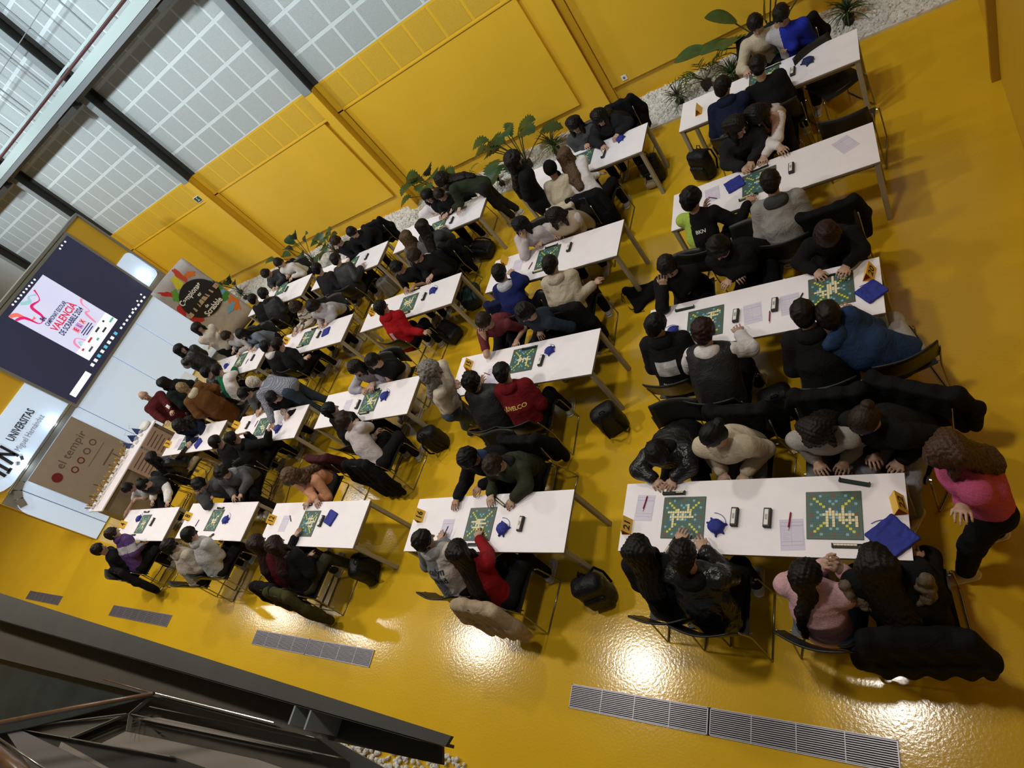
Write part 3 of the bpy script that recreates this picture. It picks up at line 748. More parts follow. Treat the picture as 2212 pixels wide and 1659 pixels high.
# ------------------------------------------------------------------ people
M_EYEW = mat('eye_white', (0.6, 0.57, 0.53), 0.3); M_EYED = mat('eye_dark', (0.02, 0.012, 0.008), 0.2)
M_LIP = mat('lips', (0.35, 0.12, 0.10), 0.5)
SKINS = {'l': (0.44, 0.27, 0.19), 'm': (0.34, 0.19, 0.125), 'd': (0.26, 0.13, 0.08)}
def skin(k): return mat('skin_' + k, SKINS[k], 0.5, noise=0.06, scale=25)
HAIRC = {'black': (0.006, 0.005, 0.005), 'dark': (0.010, 0.0065, 0.005), 'brown': (0.028, 0.015, 0.009), 'lbrown': (0.11, 0.060, 0.030), 'red': (0.026, 0.009, 0.008),
         'grey': (0.24, 0.22, 0.20), 'white': (0.62, 0.56, 0.46), 'blond': (0.28, 0.19, 0.095), 'auburn': (0.070, 0.034, 0.018)}
def hairm(c):
    n = 'hair_' + c
    if n in MATS: return MATS[n]
    m = mat(n, HAIRC[c], 0.5, spec=0.22); nt = m.node_tree; b = nt.nodes['Principled BSDF']
    tc = nt.nodes.new('ShaderNodeTexCoord'); mp = nt.nodes.new('ShaderNodeMapping'); mp.inputs['Scale'].default_value = (130, 130, 9)
    nz = nt.nodes.new('ShaderNodeTexNoise'); nz.inputs['Scale'].default_value = 1.0; nz.inputs['Detail'].default_value = 3; nz.inputs['Distortion'].default_value = 0.6
    nt.links.new(tc.outputs['Object'], mp.inputs['Vector']); nt.links.new(mp.outputs[0], nz.inputs['Vector'])
    bp = nt.nodes.new('ShaderNodeBump'); bp.inputs['Strength'].default_value = 0.5; bp.inputs['Distance'].default_value = 0.005
    nt.links.new(nz.outputs['Fac'], bp.inputs['Height']); nt.links.new(bp.outputs['Normal'], b.inputs['Normal'])
    r = nt.nodes.new('ShaderNodeMapRange'); r.inputs[1].default_value = 0.35; r.inputs[2].default_value = 0.65; r.inputs[3].default_value = 0.3; r.inputs[4].default_value = 1.15
    nt.links.new(nz.outputs['Fac'], r.inputs['Value']); x = nt.nodes.new('ShaderNodeVectorMath'); x.operation = 'SCALE'; x.inputs[0].default_value = HAIRC[c]
    nt.links.new(r.outputs[0], x.inputs['Scale']); nt.links.new(x.outputs[0], b.inputs['Base Color'])
    return m
def add_folds(m, strength, dist, scale=9.0):
    """cloth creases: a broad distorted bump in front of the fine weave"""
    nt = m.node_tree; b = nt.nodes['Principled BSDF']; old = b.inputs['Normal'].links[0].from_socket if b.inputs['Normal'].links else None
    tc = nt.nodes.new('ShaderNodeTexCoord'); nz = nt.nodes.new('ShaderNodeTexNoise'); nz.inputs['Scale'].default_value = scale; nz.inputs['Detail'].default_value = 2.5; nz.inputs['Distortion'].default_value = 1.8
    nt.links.new(tc.outputs['Object'], nz.inputs['Vector'])
    mt_ = nt.nodes.new('ShaderNodeMath'); mt_.operation = 'PINGPONG'; mt_.inputs[1].default_value = 0.12; nt.links.new(nz.outputs['Fac'], mt_.inputs[0])
    bp = nt.nodes.new('ShaderNodeBump'); bp.inputs['Strength'].default_value = strength; bp.inputs['Distance'].default_value = dist
    nt.links.new(mt_.outputs[0], bp.inputs['Height'])
    if old: nt.links.new(old, bp.inputs['Normal'])
    nt.links.new(bp.outputs['Normal'], b.inputs['Normal'])
_cl = {}
def cloth(col, kind='cloth'):
    key = (tuple(col), kind)
    if key not in _cl:
        n = 'cloth_%d' % len(_cl)
        if kind == 'leather': _cl[key] = mat('leather_' + n, col, 0.33, bump=0.15, bscale=60, spec=0.5); add_folds(_cl[key], 0.6, 0.055, 6)
        elif kind == 'plaid':
            m = mat('plaid_' + n, col, 0.9, spec=0.12); nt = m.node_tree; b = nt.nodes['Principled BSDF']; tc = nt.nodes.new('ShaderNodeTexCoord'); last = None
            for ax_, sc_ in ((0, 20), (1, 20), (2, 20)):
                w_ = nt.nodes.new('ShaderNodeTexWave'); w_.wave_type = 'BANDS'; w_.bands_direction = 'XYZ'[ax_]; w_.inputs['Scale'].default_value = sc_ / 1.25; w_.inputs['Distortion'].default_value = 0.6
                nt.links.new(tc.outputs['Object'], w_.inputs['Vector']); r = nt.nodes.new('ShaderNodeMapRange'); r.inputs[1].default_value = 0.86; r.inputs[2].default_value = 0.97; nt.links.new(w_.outputs['Fac'], r.inputs['Value'])
                if last is None: last = r.outputs[0]
                else:
                    mx = nt.nodes.new('ShaderNodeMath'); mx.operation = 'MAXIMUM'; nt.links.new(last, mx.inputs[0]); nt.links.new(r.outputs[0], mx.inputs[1]); last = mx.outputs[0]
            mc = nt.nodes.new('ShaderNodeMix'); mc.data_type = 'RGBA'; mc.inputs[6].default_value = (*col, 1); mc.inputs[7].default_value = (0.33, 0.34, 0.40, 1)
            nt.links.new(last, mc.inputs[0]); nt.links.new(mc.outputs[2], b.inputs['Base Color']); _cl[key] = m
        elif kind == 'puffer': _cl[key] = mat('nylon_' + n, col, 0.5, spec=0.25); add_folds(_cl[key], 0.45, 0.035, 7)
        elif kind == 'knit': _cl[key] = mat('knit_' + n, col, 0.95, noise=0.12, scale=70, bump=0.4, bscale=130, spec=0.12); add_folds(_cl[key], 0.4, 0.03, 5)
        else: _cl[key] = mat('fabric_' + n, col, 0.9, noise=0.08, scale=22, bump=0.15, bscale=90, spec=0.12); add_folds(_cl[key], 0.5, 0.04, 5.5)
    return _cl[key]
def ik(a, t, l1, l2, pole):
    a = np.asarray(a, float); t = np.asarray(t, float); d = t - a; L = np.linalg.norm(d); mx = (l1 + l2) * 0.995
    if L > mx: t = a + d / L * mx; L = mx; d = t - a
    L = max(L, abs(l1 - l2) + 0.02, 0.05)
    u = d / max(np.linalg.norm(d), 1e-6); x = (l1 * l1 - l2 * l2 + L * L) / (2 * L); hh = math.sqrt(max(l1 * l1 - x * x, 1e-6))
    p = np.asarray(pole, float); p = nrm(p - u * (p @ u)); return a + u * x + p * hh, t
def add_hand(S, W, D, Pn, side, r, curl, g):
    """palm, four unequal fingers and a thumb; W wrist, D direction, Pn palm side, side = towards the thumb"""
    D = nrm(D); Pn = nrm(Pn - D * (Pn @ D)); sd = nrm(np.cross(D, Pn)) * side
    pe = W + D * 0.078
    S.cap(W, W + D * 0.02, 0.024, 0.024, sd, 1.25, k=0.015)
    S.cap(W + D * 0.022, pe - D * 0.012, 0.0165, 0.0145, sd, 2.2, k=0.010)
    for i, (ln, of) in enumerate(((0.064, 1.5), (0.071, 0.5), (0.066, -0.5), (0.052, -1.5))):
        b = pe + sd * (of * g) - D * (0.006 * abs(of)); fan = nrm(D + sd * of * 0.055)
        c = curl * (1 + 0.15 * i)
        d1 = nrm(fan * math.cos(c * 0.5) + Pn * math.sin(c * 0.5)); d2 = nrm(fan * math.cos(c * 1.3) + Pn * math.sin(c * 1.3)); d3 = nrm(fan * math.cos(c * 1.9) + Pn * math.sin(c * 1.9))
        p1 = b + d1 * ln * 0.45; p2 = p1 + d2 * ln * 0.3; p3 = p2 + d3 * ln * 0.25
        S.chain([b - D * 0.012, p1, p2, p3], [r, r * 0.97, r * 0.92, r * 0.84], k=0.004)
    tb = W + D * 0.026 + sd * 0.024; t1 = tb + nrm(D * 0.7 + sd * 0.75 + Pn * 0.3) * 0.036; t2 = t1 + nrm(D + sd * 0.25 + Pn * 0.45) * 0.032
    S.chain([tb, t1, t2], [r * 1.25, r * 1.1, r * 0.85], k=0.006)
PEOPLE = {}
def person(key, label, head, zh=1.15, face=-90, hair=('short', 'dark'), top=('hoodie', (0.01, 0.01, 0.011)), legs=(0.012, 0.012, 0.014), shoes=(0.5, 0.5, 0.48),
           L=None, R=None, yaw=0, pitch=35, roll=0, pose='sit', h=0.011, sk='l', lat=0.0, group=None, pel=None, show=False, cat='person', S_=0.95, short_sl=False,
           hz=0.772, curl=0.45, foot=None, seat=0.45, beard=False, legf=0.40, xyz=None, pz=None, twist=0, hang=False, chairl=None, nochair=False, spread=0.1, elb=None, pf=0.0):
    """head: pixel of the head centre, zh its height; L/R: pixel (or pixel+height) where the wrists' hands rest"""
    s = S_
    Hc = np.array(at(head[0], head[1], z=zh)) if xyz is None else np.array(xyz, float)
    F = V3(math.cos(R_(face)), math.sin(R_(face)), 0); RT = V3(F[1], -F[0], 0); UP_ = V3(0, 0, 1)   # RT = the person's right
    hy = R_(face + yaw); Fh0 = V3(math.cos(hy), math.sin(hy), 0); Rh = V3(Fh0[1], -Fh0[0], 0)
    if show and face < 0 and pitch > 20: pitch *= 0.82
    cp, spn = math.cos(R_(pitch)), math.sin(R_(pitch))
    Fh = Fh0 * cp - UP_ * spn; Uh = UP_ * cp + Fh0 * spn
    cr, sr = math.cos(R_(roll)), math.sin(R_(roll)); Rh, Uh = Rh * cr + Uh * sr, Uh * cr - Rh * sr
    # neck base
    if pose == 'sit': pzz = (seat + 0.085) if pz is None else pz
    else: pzz = 0.90 * s if pz is None else pz
    Ls = 0.50 * s
    nk = nrm(Uh * 0.75 + UP_ * 0.55 - Fh * 0.25) * 0.185 * s
    N = Hc - nk
    dz = N[2] - pzz
    hor = math.sqrt(max(Ls * Ls - dz * dz, 0.0004))
    if pel is not None:
        P = np.array(at(pel[0], pel[1], z=pzz)); 
        v = N - P; ln = np.linalg.norm(v)
        if ln > Ls * 1.12: P = N - v / ln * Ls * 1.12
        elif ln < Ls * 0.8: P = N - v / ln * Ls * 0.8
    else: P = N - F * min(hor, Ls) + RT * lat; P[2] = pzz
    P = P + F * pf
    if P[2] < seat + 0.06 and pose == 'sit': P[2] = seat + 0.06
    sp = nrm(N - P); Rb = nrm(RT - sp * (RT @ sp)); tw = R_(twist)
    Rs = nrm(Rb * math.cos(tw) + np.cross(sp, Rb) * math.sin(tw)); Fb = nrm(np.cross(sp * 1.0, Rs)); 
    if Fb @ F < 0: Fb = -Fb
    mid = (P + N) / 2 - Fb * 0.035 * s
    shL = N - sp * 0.045 * s - Rs * 0.174 * s; shR = N - sp * 0.045 * s + Rs * 0.174 * s
    ua, fa = 0.27 * s, 0.235 * s
    H = {}
    for sd, sh, tg in ((-1, shL, L), (1, shR, R)):
        if tg is None:
            if pose == 'sit':
                T = N + F * (0.20 * s + 0.03 * ((len(PEOPLE) * 7) % 3)) + RT * (sd * 0.09 * s); T[2] = hz
                if hang or face > 0: T = P + F * 0.34 + RT * sd * 0.085; T[2] = P[2] + 0.10
            else: T = sh - UP_ * 0.44 * s + F * 0.14 + RT * sd * 0.06
        elif tg[0] == 'rel': T = N + F * tg[1] + RT * tg[2] + UP_ * tg[3]
        else:
            T = np.array(at(tg[0], tg[1], z=(tg[2] if len(tg) > 2 else hz)))
        d0 = nrm(T - sh)
        up_ = pose == 'sit' and T[2] > 0.84
        pole = (V3(0, 0, -1) + RT * (sd * 0.3) + F * 0.15) if up_ else V3(0, 0, -1) * 0.9 + RT * (sd * (0.65 if T[2] > 0.74 or pose != 'sit' else 0.25)) - F * 0.45
        Wt = T - nrm(F * 0.7 + d0 * 0.6) * 0.06 * s
        el, Wr = ik(sh, Wt, ua, fa, pole)
        if elb and sd in elb:
            E0 = np.array(at(elb[sd][0], elb[sd][1], z=elb[sd][2])); el = sh + nrm(E0 - sh) * min(np.linalg.norm(E0 - sh), ua * 1.12); Wr = el + nrm(T - el) * min(fa, np.linalg.norm(T - el) * 0.9)
        if pose == 'sit' and Wr[2] > 0.74 and el[2] < 0.80 and (el - P) @ F > 0.30:  # keep elbows above the table top
            el[2] = max(el[2], 0.80)
        H[sd] = (sh, el, Wr)
    # legs
    hipL = P - RT * 0.085 * s - UP_ * 0.01; hipR = P + RT * 0.085 * s - UP_ * 0.01; G = {}
    for sd, hp in ((-1, hipL), (1, hipR)):
        if pose == 'sit':
            kn = hp + F * legf * s + RT * (sd * spread * s * 0.6); kn[2] = 0.47 * s + 0.03
            an = kn + F * (-0.06 + 0.05 * ((len(PEOPLE) + sd) % 3)); an[2] = 0.085
        else:
            if foot is not None:
                q = foot[0 if sd < 0 else 1]; an = np.array(at(q[0], q[1], z=0.08))
            else: an = hp + F * (0.06 * sd) + RT * sd * 0.02 - V3(0, 0, hp[2] - 0.085)
            kn, an = ik(hp, an, 0.41 * s, 0.41 * s, F)
            if foot is None: pass
        G[sd] = (hp, kn, an)
    root = empty('person', (P[0], P[1], 0))
    tag(root, label, cat, group)
    org = (P[0], P[1], 0)
    # body, one continuous surface
    B = Solid()
    c = Hc
    axh = [Rh, Fh, Uh]
    B.ell(c + Uh * 0.018 * s - Fh * 0.008 * s, V3(0.073, 0.091, 0.088) * s, axh)
    B.ell(c - Uh * 0.040 * s + Fh * 0.022 * s, V3(0.057, 0.066, 0.072) * s, axh)
    B.ell(c - Uh * 0.098 * s + Fh * 0.058 * s, V3(0.026, 0.022, 0.018) * s, axh)
    fine = h <= 0.0125
    B.cap(c + Fh * 0.084 * s + Uh * 0.004 * s, c + Fh * 0.104 * s - Uh * 0.032 * s, 0.008 * s, 0.0125 * s, k=0.012)
    for sd in (-1, 1):
        if fine: B.ell(c + Fh * 0.094 * s + Rh * sd * 0.031 * s - Uh * 0.0 * s, V3(0.018, 0.016, 0.012) * s, axh, k=0.012, cut=True)
        B.ell(c + Rh * sd * 0.076 * s - Uh * 0.012 * s - Fh * 0.005 * s, V3(0.010, 0.018, 0.031) * s, axh, k=0.008)
    B.cap(N - sp * 0.02, c - Uh * 0.05 * s - Fh * 0.022 * s, 0.054 * s, 0.050 * s)
    B.cap(P, mid, 0.10 * s, 0.092 * s, Rb, 1.35); B.cap(mid, N - sp * 0.10 * s, 0.092 * s, 0.10 * s, Rs, 1.35)
    B.cap(shL, shR, 0.05 * s, 0.05 * s)
    fr = max(0.0082, h * 0.74); fg = max(0.0190 * s, fr * 2 + h * 0.85)
    for sd in (-1, 1):
        sh, el, Wr = H[sd]
        B.cap(sh, el, 0.048 * s, 0.039 * s); B.cap(el, Wr, 0.038 * s, 0.025 * s)
        tg_ = L if sd < 0 else R
        D = nrm(nrm(Wr - el) + F * (0.0 if tg_ is not None and tg_[0] == 'rel' else 0.3))
        if 0.74 < Wr[2] < 0.86 and pose == 'sit' and not hang: D[2] = min(max(D[2], -0.12), 0.1); D = nrm(D)
        up_hand = Wr[2] > 0.92 and pose == 'sit'
        if up_hand: D = nrm((Hc - Wr) * 1.0 + UP_ * 0.2)
        add_hand(B, Wr, D, -UP_ if not up_hand else nrm(-F), -sd if not up_hand else sd, fr, curl, fg)
        hp, kn, an = G[sd]
        B.chain([hp, kn, an], [0.078 * s, 0.052 * s, 0.036 * s]); B.cap(an, an + (F * 0.13 - UP_ * 0.05), 0.035 * s, 0.026)
    BM = skin(sk)
    solid_obj('body', B, h, BM, root, 0.022, loc=org)
    # eyes and mouth
    if show:
        for sd in (-1, 1):
            p = c + Fh * 0.0775 * s + Rh * sd * 0.030 * s - Uh * 0.001 * s
            g = MB(); g.ball(Vector(p) - Vector(org), 0.0105, 8, 6); e_ = g.build('eye', M_EYEW, root, smooth=True)
            g = MB(); g.ball(Vector(p + Fh * 0.0062 - Uh * 0.0035) - Vector(org), 0.0062, 8, 6); g.build('pupil', M_EYED, e_, smooth=True)
            g = MB(); q0 = c + Rh * sd * 0.047 * s + Fh * 0.082 * s + Uh * 0.020 * s; q1 = c + Rh * sd * 0.016 * s + Fh * 0.090 * s + Uh * 0.020 * s
            g.tube([Vector(q0) - Vector(org), Vector((q0 + q1) / 2 + Uh * 0.005) - Vector(org), Vector(q1) - Vector(org)], 0.0042, 6); g.build('eyebrow', hairm('dark'), root)
        g = MB(); q = c - Uh * 0.062 * s + Fh * 0.080 * s
        g.tube([Vector(q - Rh * 0.02) - Vector(org), Vector(q + Fh * 0.008) - Vector(org), Vector(q + Rh * 0.02) - Vector(org)], 0.0062, 6); g.build('lips', M_LIP, root, smooth=True)
    # ---------------- clothing
    kind, col = top[0], top[1]; opt = top[2] if len(top) > 2 else {}
    puff = kind in ('puffer', 'vest'); fat = {'puffer': 0.036, 'vest': 0.030, 'leather': 0.034, 'jacket': 0.032, 'coat': 0.032, 'hoodie': 0.026, 'tshirt': 0.008, 'top': 0.008}.get(kind, 0.016)
    hc = h * 1.35
    ck = 'plaid' if opt.get('plaid') else {'puffer': 'puffer', 'vest': 'puffer', 'leather': 'leather', 'knit': 'knit', 'sweater': 'knit'}.get(kind, 'cloth')
    CM = cloth(col, ck)
    T_ = Solid(); ft = fat * s
    low = P - sp * (0.02 if kind != 'coat' else 0.0)
    if puff or opt.get('rib'):
        nseg = 9
        for i in range(nseg + 1):
            t = i / nseg; p = P + (N - sp * 0.09 * s - P) * t - Fb * 0.035 * s * math.sin(PI * t)
            T_.cap(p - Rs * 0.05 * s, p + Rs * 0.05 * s, 0.115 * s + ft * 0.9, 0.115 * s + ft * 0.9, Rs, 1.2, k=0.012)
    T_.cap(low, mid, 0.112 * s + ft, 0.104 * s + ft, Rb, 1.38); T_.cap(mid, N - sp * 0.10 * s, 0.104 * s + ft, 0.112 * s + ft * 0.8, Rs, 1.34)
    T_.cap(shL + Rs * 0.02, shR - Rs * 0.02, 0.060 * s + ft * 0.7, 0.060 * s + ft * 0.7); T_.cap(N - sp * 0.06 * s, N - sp * 0.01 * s, 0.085 * s, 0.068 * s, Rs, 1.15)
    for sd in (-1, 1):
        sh, el, Wr = H[sd]; sl = Solid() if opt.get('sleeve') else T_
        if kind == 'vest' and not opt.get('sleeve'): continue
        we = Wr - nrm(Wr - el) * 0.02
        if short_sl: 
            e2 = sh + (el - sh) * 0.7; sl.cap(sh, e2, 0.062 * s, 0.056 * s); continue
        if puff and kind != 'vest':
            for (a, b, r0, r1) in ((sh, el, 0.062, 0.058), (el, we, 0.058, 0.046)):
                for i in range(5):
                    t = (i + 0.5) / 5; p = a + (b - a) * t; r = (r0 + (r1 - r0) * t) * s + ft * 0.5; sl.ell(p, V3(r, r, r), k=0.010)
        sl.cap(sh, el, (0.060 if not opt.get('sleeve') else 0.055) * s + ft * 0.6, 0.050 * s + ft * 0.7, k=0.03); sl.cap(el, we, 0.050 * s + ft * 0.7, 0.037 * s + ft * 0.6)
        if sl is not T_: solid_obj('sleeve', sl, hc, cloth(opt['sleeve'], 'cloth'), root, 0.02, disp=0.005, seed=31, loc=org)
    seed = (len(PEOPLE) * 13) % 991 + 1
    tsp = None; mats = CM
    if opt.get('stripe'):   # contrast yoke or block colour
        mats = [CM, cloth(opt['stripe'][1], ck)]; kindst = opt['stripe'][0]
        if kindst == 'yoke': tsp = lambda c_: ((c_ - N) @ sp > -0.09) & (np.linalg.norm(c_ - N, axis=1) < 0.19)
        elif kindst == 'blocks': tsp = lambda c_: ((c_ - N) @ sp > -0.24) & ((c_ - N) @ sp < -0.12)
        elif kindst == 'left': tsp = lambda c_: ((c_ - N) @ Rs < -0.06)
        elif kindst == 'right': tsp = lambda c_: ((c_ - N) @ Rs > 0.06)
        elif kindst == 'bands': tsp = lambda c_: (np.sin((c_ - N) @ sp * 90) > 0.8)
        elif kindst == 'plaid': tsp = lambda c_: (np.sin((c_ - N) @ sp * 130) > 0.45) | (np.sin((c_ - N) @ Rs * 130) > 0.5)
    if short_sl or not T_ is sl: pass
    to = solid_obj({'hoodie': 'hoodie', 'puffer': 'puffer_jacket', 'vest': 'puffer_vest', 'leather': 'leather_jacket', 'jacket': 'jacket', 'coat': 'coat', 'knit': 'jumper', 'sweater': 'jumper', 'tshirt': 't_shirt', 'shirt': 'shirt', 'top': 'off_shoulder_top'}[kind],
              T_, hc, mats, root, 0.028, disp=(0.0045 if not puff else 0.003) * (1.7 if kind == 'leather' else 1.4), ff=(30 if kind != 'leather' else 42), seed=seed, loc=org, split=tsp)
    if kind == 'hoodie' or opt.get('hood'):
        hd = Solid(); q = N - Fb * 0.085 * s - sp * 0.01 * s
        hcx = opt.get('hood') or col
        hd.ell(q, V3(0.105, 0.058, 0.075) * s, [Rs, Fb, sp]); hd.cap(q - Rs * 0.07 * s + sp * 0.02, N - Rs * 0.085 * s + Fb * 0.03, 0.036 * s, 0.028 * s); hd.cap(q + Rs * 0.07 * s + sp * 0.02, N + Rs * 0.085 * s + Fb * 0.03, 0.036 * s, 0.028 * s)
        hd.ell(N - Fb * 0.03 * s + sp * 0.07 * s, V3(0.060, 0.058, 0.06) * s, [Rs, Fb, sp], k=0.02, cut=True)
        solid_obj('hood', hd, hc, cloth(hcx, 'cloth'), root, 0.03, disp=0.006, ff=26, seed=seed + 2, loc=org)
    if kind in ('puffer', 'jacket', 'leather', 'coat', 'shirt') and not opt.get('hood'):
        cl = Solid(); n_ = 9
        for i in range(n_):
            a0 = 2 * PI * i / n_; a1 = 2 * PI * (i + 1) / n_; rr = 0.068 * s
            cl.cap(N + sp * 0.012 + (Rs * math.cos(a0) * 1.1 + Fb * math.sin(a0)) * rr, N + sp * 0.012 + (Rs * math.cos(a1) * 1.1 + Fb * math.sin(a1)) * rr, 0.018 * s, 0.018 * s)
        solid_obj('collar', cl, hc, cloth(opt.get('collar', col), ck), root, 0.015, loc=org)
    if opt.get('fur'):
        cl = Solid(); q = N - Fb * 0.11 * s - sp * 0.02; n_ = 70; rs = np.random.RandomState(4)
        for i in range(n_):
            a0 = PI * (i / (n_ - 1)) * 1.16 - 0.25; p = q - sp * (0.18 * math.sin(a0)) + Rs * (0.20 * math.cos(a0)) + Fb * 0.03 + rs.uniform(-0.024, 0.024, 3); r0 = rs.uniform(0.018, 0.034); cl.ell(p, V3(r0, r0, r0), k=0.016)
        solid_obj('fur_trim', cl, 0.009, mat('brown_fur', (0.13, 0.095, 0.06), 0.9, noise=0.5, scale=30), root, 0.008, disp=0.006, ff=190, seed=5, loc=org)
    # trousers
    Q = Solid(); lr = 0.012
    Q.cap(hipL, hipR, 0.115 * s, 0.115 * s)
    for sd in (-1, 1):
        hp, kn, an = G[sd]; Q.chain([hp, kn, an + UP_ * 0.03], [0.096 * s, 0.071 * s, 0.056 * s])
    if opt.get('long'):   # skirt of a long coat
        for sd in (-1, 1):
            hp, kn, an = G[sd]; Q.cap(hp, kn, 0.13 * s, 0.12 * s)
        Q.cap((G[-1][1] + G[1][1]) / 2, (G[-1][1] + G[1][1]) / 2 - UP_ * 0.12, 0.13, 0.14, RT, 1.2)
    solid_obj('trousers', Q, h * 1.7, cloth(legs if not opt.get('long') else opt.get('longcol', col), 'cloth'), root, 0.035, disp=0.004, seed=seed + 3, loc=org)
    for sd in (-1, 1):
        hp, kn, an = G[sd]; sh_ = Solid(); Ft = F
        a_ = V3(an[0], an[1], 0.045)
        sh_.cap(a_ - Ft * 0.035, a_ + Ft * 0.125 - UP_ * 0.008, 0.043, 0.036, RT, 1.0); sh_.cap(a_ - Ft * 0.02, a_ + UP_ * 0.035, 0.04, 0.045)
        sh_.box((a_[0] + Ft[0] * 0.045, a_[1] + Ft[1] * 0.045, -0.05), V3(0.3, 0.3, 0.055), rnd=0.002, k=0.003, cut=True)
        so = solid_obj('shoe', sh_, 0.012, cloth(shoes), root, 0.02, loc=org)
        sb = Solid(); sb.cap(V3(a_[0], a_[1], 0.02) - Ft * 0.04, V3(a_[0], a_[1], 0.02) + Ft * 0.125, 0.044, 0.038)
        sb.box((a_[0], a_[1], 0.13), V3(0.4, 0.4, 0.105), rnd=0.002, k=0.002, cut=True); sb.box((a_[0], a_[1], -0.1), V3(0.4, 0.4, 0.1), rnd=0.002, k=0.002, cut=True)
        solid_obj('sole', sb, 0.011, M_WHITEPL, so, 0.01, loc=org)
    # ---------------- hair
    st, hcl = hair; HM = hairm(hcl); A = Solid(); hs = s
    bk = -Fh
    if st != 'bald':
        ext = {'curly': 0.028, 'curlylong': 0.028, 'beanie': 0.012, 'mop': 0.02}.get(st, 0.013)
        A.ell(c + Uh * 0.024 * s - Fh * 0.010 * s, (V3(0.076, 0.094, 0.088) + ext) * s, axh)
        A.ell(c - Uh * 0.035 * s - Fh * 0.045 * s, (V3(0.060, 0.050, 0.060) + ext * 0.6) * s, axh)
        fz = 0.0 if st not in ('mop', 'curly') else -0.01
        A.ell(c + Fh * 0.100 * s - Uh * (0.045 + fz) * s, V3(0.068, 0.068, 0.088) * s, axh, k=0.012, cut=True)
        A.ell(c + Fh * 0.03 * s - Uh * 0.085 * s, V3(0.09, 0.062, 0.075) * s, axh, k=0.012, cut=True) if st not in ('long', 'curlylong', 'braid', 'hijab') else None
    else:
        A.ell(c - Uh * 0.012 * s - Fh * 0.035 * s, V3(0.083, 0.074, 0.052) * s, axh); A.ell(c + Fh * 0.065 * s, V3(0.10, 0.075, 0.12) * s, axh, k=0.01, cut=True)
    flow = None; dsp = 0.0055; ffq = 95
    if st in ('long', 'curlylong', 'braid'):
        big = opt.get('hairlen', 0.34)
        b0 = c - Fh * 0.055 * s + Uh * 0.02; b1 = N - Fb * 0.085 * s + sp * 0.02
        if b1 @ Fb > b0 @ Fb: pass
        b2 = N - sp * big * 0.55 - Fb * (0.13 * s + fat); b3 = N - sp * big - Fb * (0.135 * s + fat)
        wv = 1.7
        if st == 'braid':
            A.chain([b0, b1, N - sp * 0.10 - Fb * 0.14 * s - Rs * 0.05, N - sp * 0.24 - Fb * 0.15 * s - Rs * 0.07, N - sp * 0.34 - Fb * 0.14 * s - Rs * 0.075], [0.06, 0.05, 0.038, 0.03, 0.018])
            for i in range(7):
                t = i / 6; A.ell(N - sp * (0.08 + 0.27 * t) - Fb * 0.15 * s - Rs * (0.05 + 0.025 * t), V3(0.034, 0.03, 0.03) * (1 - 0.3 * t), k=0.006)
        else:
            A.chain([b0, b1, b2, b3], [0.072 * s, 0.062 * s, 0.055 * s, 0.034 * s], Rs, wv)
            for sd in (-1, 1):   # strands that fall in front of the shoulders
                a0 = c + Rh * sd * 0.068 * s - Uh * 0.0; dn = -UP_ * 0.8 + nrm(Fb) * 0.1
                A.chain([a0 - Fh * 0.02, a0 + dn * 0.10 + Rs * sd * 0.008, a0 + dn * 0.20 + Rs * sd * 0.012 - F * 0.01], [0.032 * s, 0.030 * s, 0.018 * s])
        flow = -sp; dsp = 0.0045
    if st in ('curlylong', 'curly'): dsp = 0.013; ffq = 85; flow = None
    if st == 'mop': dsp = 0.009; ffq = 60
    if st == 'curlylong':
        for i in range(14):
            a0 = RNG.uniform(0, 2 * PI); q = c + Rs * math.cos(a0) * 0.10 - Fh * (0.03 + 0.05 * abs(math.sin(a0))) - UP_ * RNG.uniform(0.0, 0.20); A.ell(q, V3(0.045, 0.045, 0.05))
    if st == 'bun':
        A.ell(c - Fh * 0.115 * s + Uh * 0.045 * s, V3(0.040, 0.036, 0.040), axh, k=0.008); flow = Fh; dsp = 0.002
    if st == 'pony':
        q = c - Fh * 0.11 * s + Uh * 0.03 * s; A.chain([q, q - Fh * 0.05 - UP_ * 0.03, q - Fh * 0.06 - UP_ * 0.16, q - Fh * 0.04 - UP_ * 0.26], [0.022, 0.032, 0.028, 0.012]); flow = Fh
    if st == 'beanie':
        A.p = []; A.ell(c + Uh * 0.020 * s - Fh * 0.008 * s, V3(0.090, 0.108, 0.108) * s, axh); A.ell(c + Fh * 0.10 * s - Uh * 0.06 * s, V3(0.085, 0.08, 0.09) * s, axh, k=0.01, cut=True)
        A.cap(N - sp * 0.01, N + sp * 0.05, 0.064 * s, 0.070 * s)
    if st in ('short', 'mop', 'bald') :
        rq = np.random.RandomState(seed + 9); nq = {'short': 26, 'mop': 34, 'bald': 0}[st]; rr0 = 0.017 if st == 'short' else 0.026
        for i in range(nq):
            v = rq.normal(size=3); v[1] = -abs(v[1]) + 0.55; v[2] = abs(v[2]) * (1 if rq.rand() > 0.25 else -0.3); v = nrm(v)
            q = c + Uh * 0.022 * s - Fh * 0.010 * s + (Rh * v[0] * 0.082 + Fh * v[1] * 0.100 + Uh * v[2] * 0.094) * s; r0 = rr0 * rq.uniform(0.7, 1.25)
            A.cap(q, q + (Fh * 0.35 * (1 if v[1] > 0 else -0.6) + Rh * rq.uniform(-0.6, 0.6) - Uh * 0.35) * 0.03, r0 * 0.75, r0 * 0.35, k=0.008)
    solid_obj('beanie' if st == 'beanie' else 'hair', A, h * 1.05, HM if st != 'beanie' else cloth((0.008, 0.006, 0.006), 'knit'), root, 0.018, disp=dsp, ff=ffq, seed=seed + 5, flow=flow, loc=org)
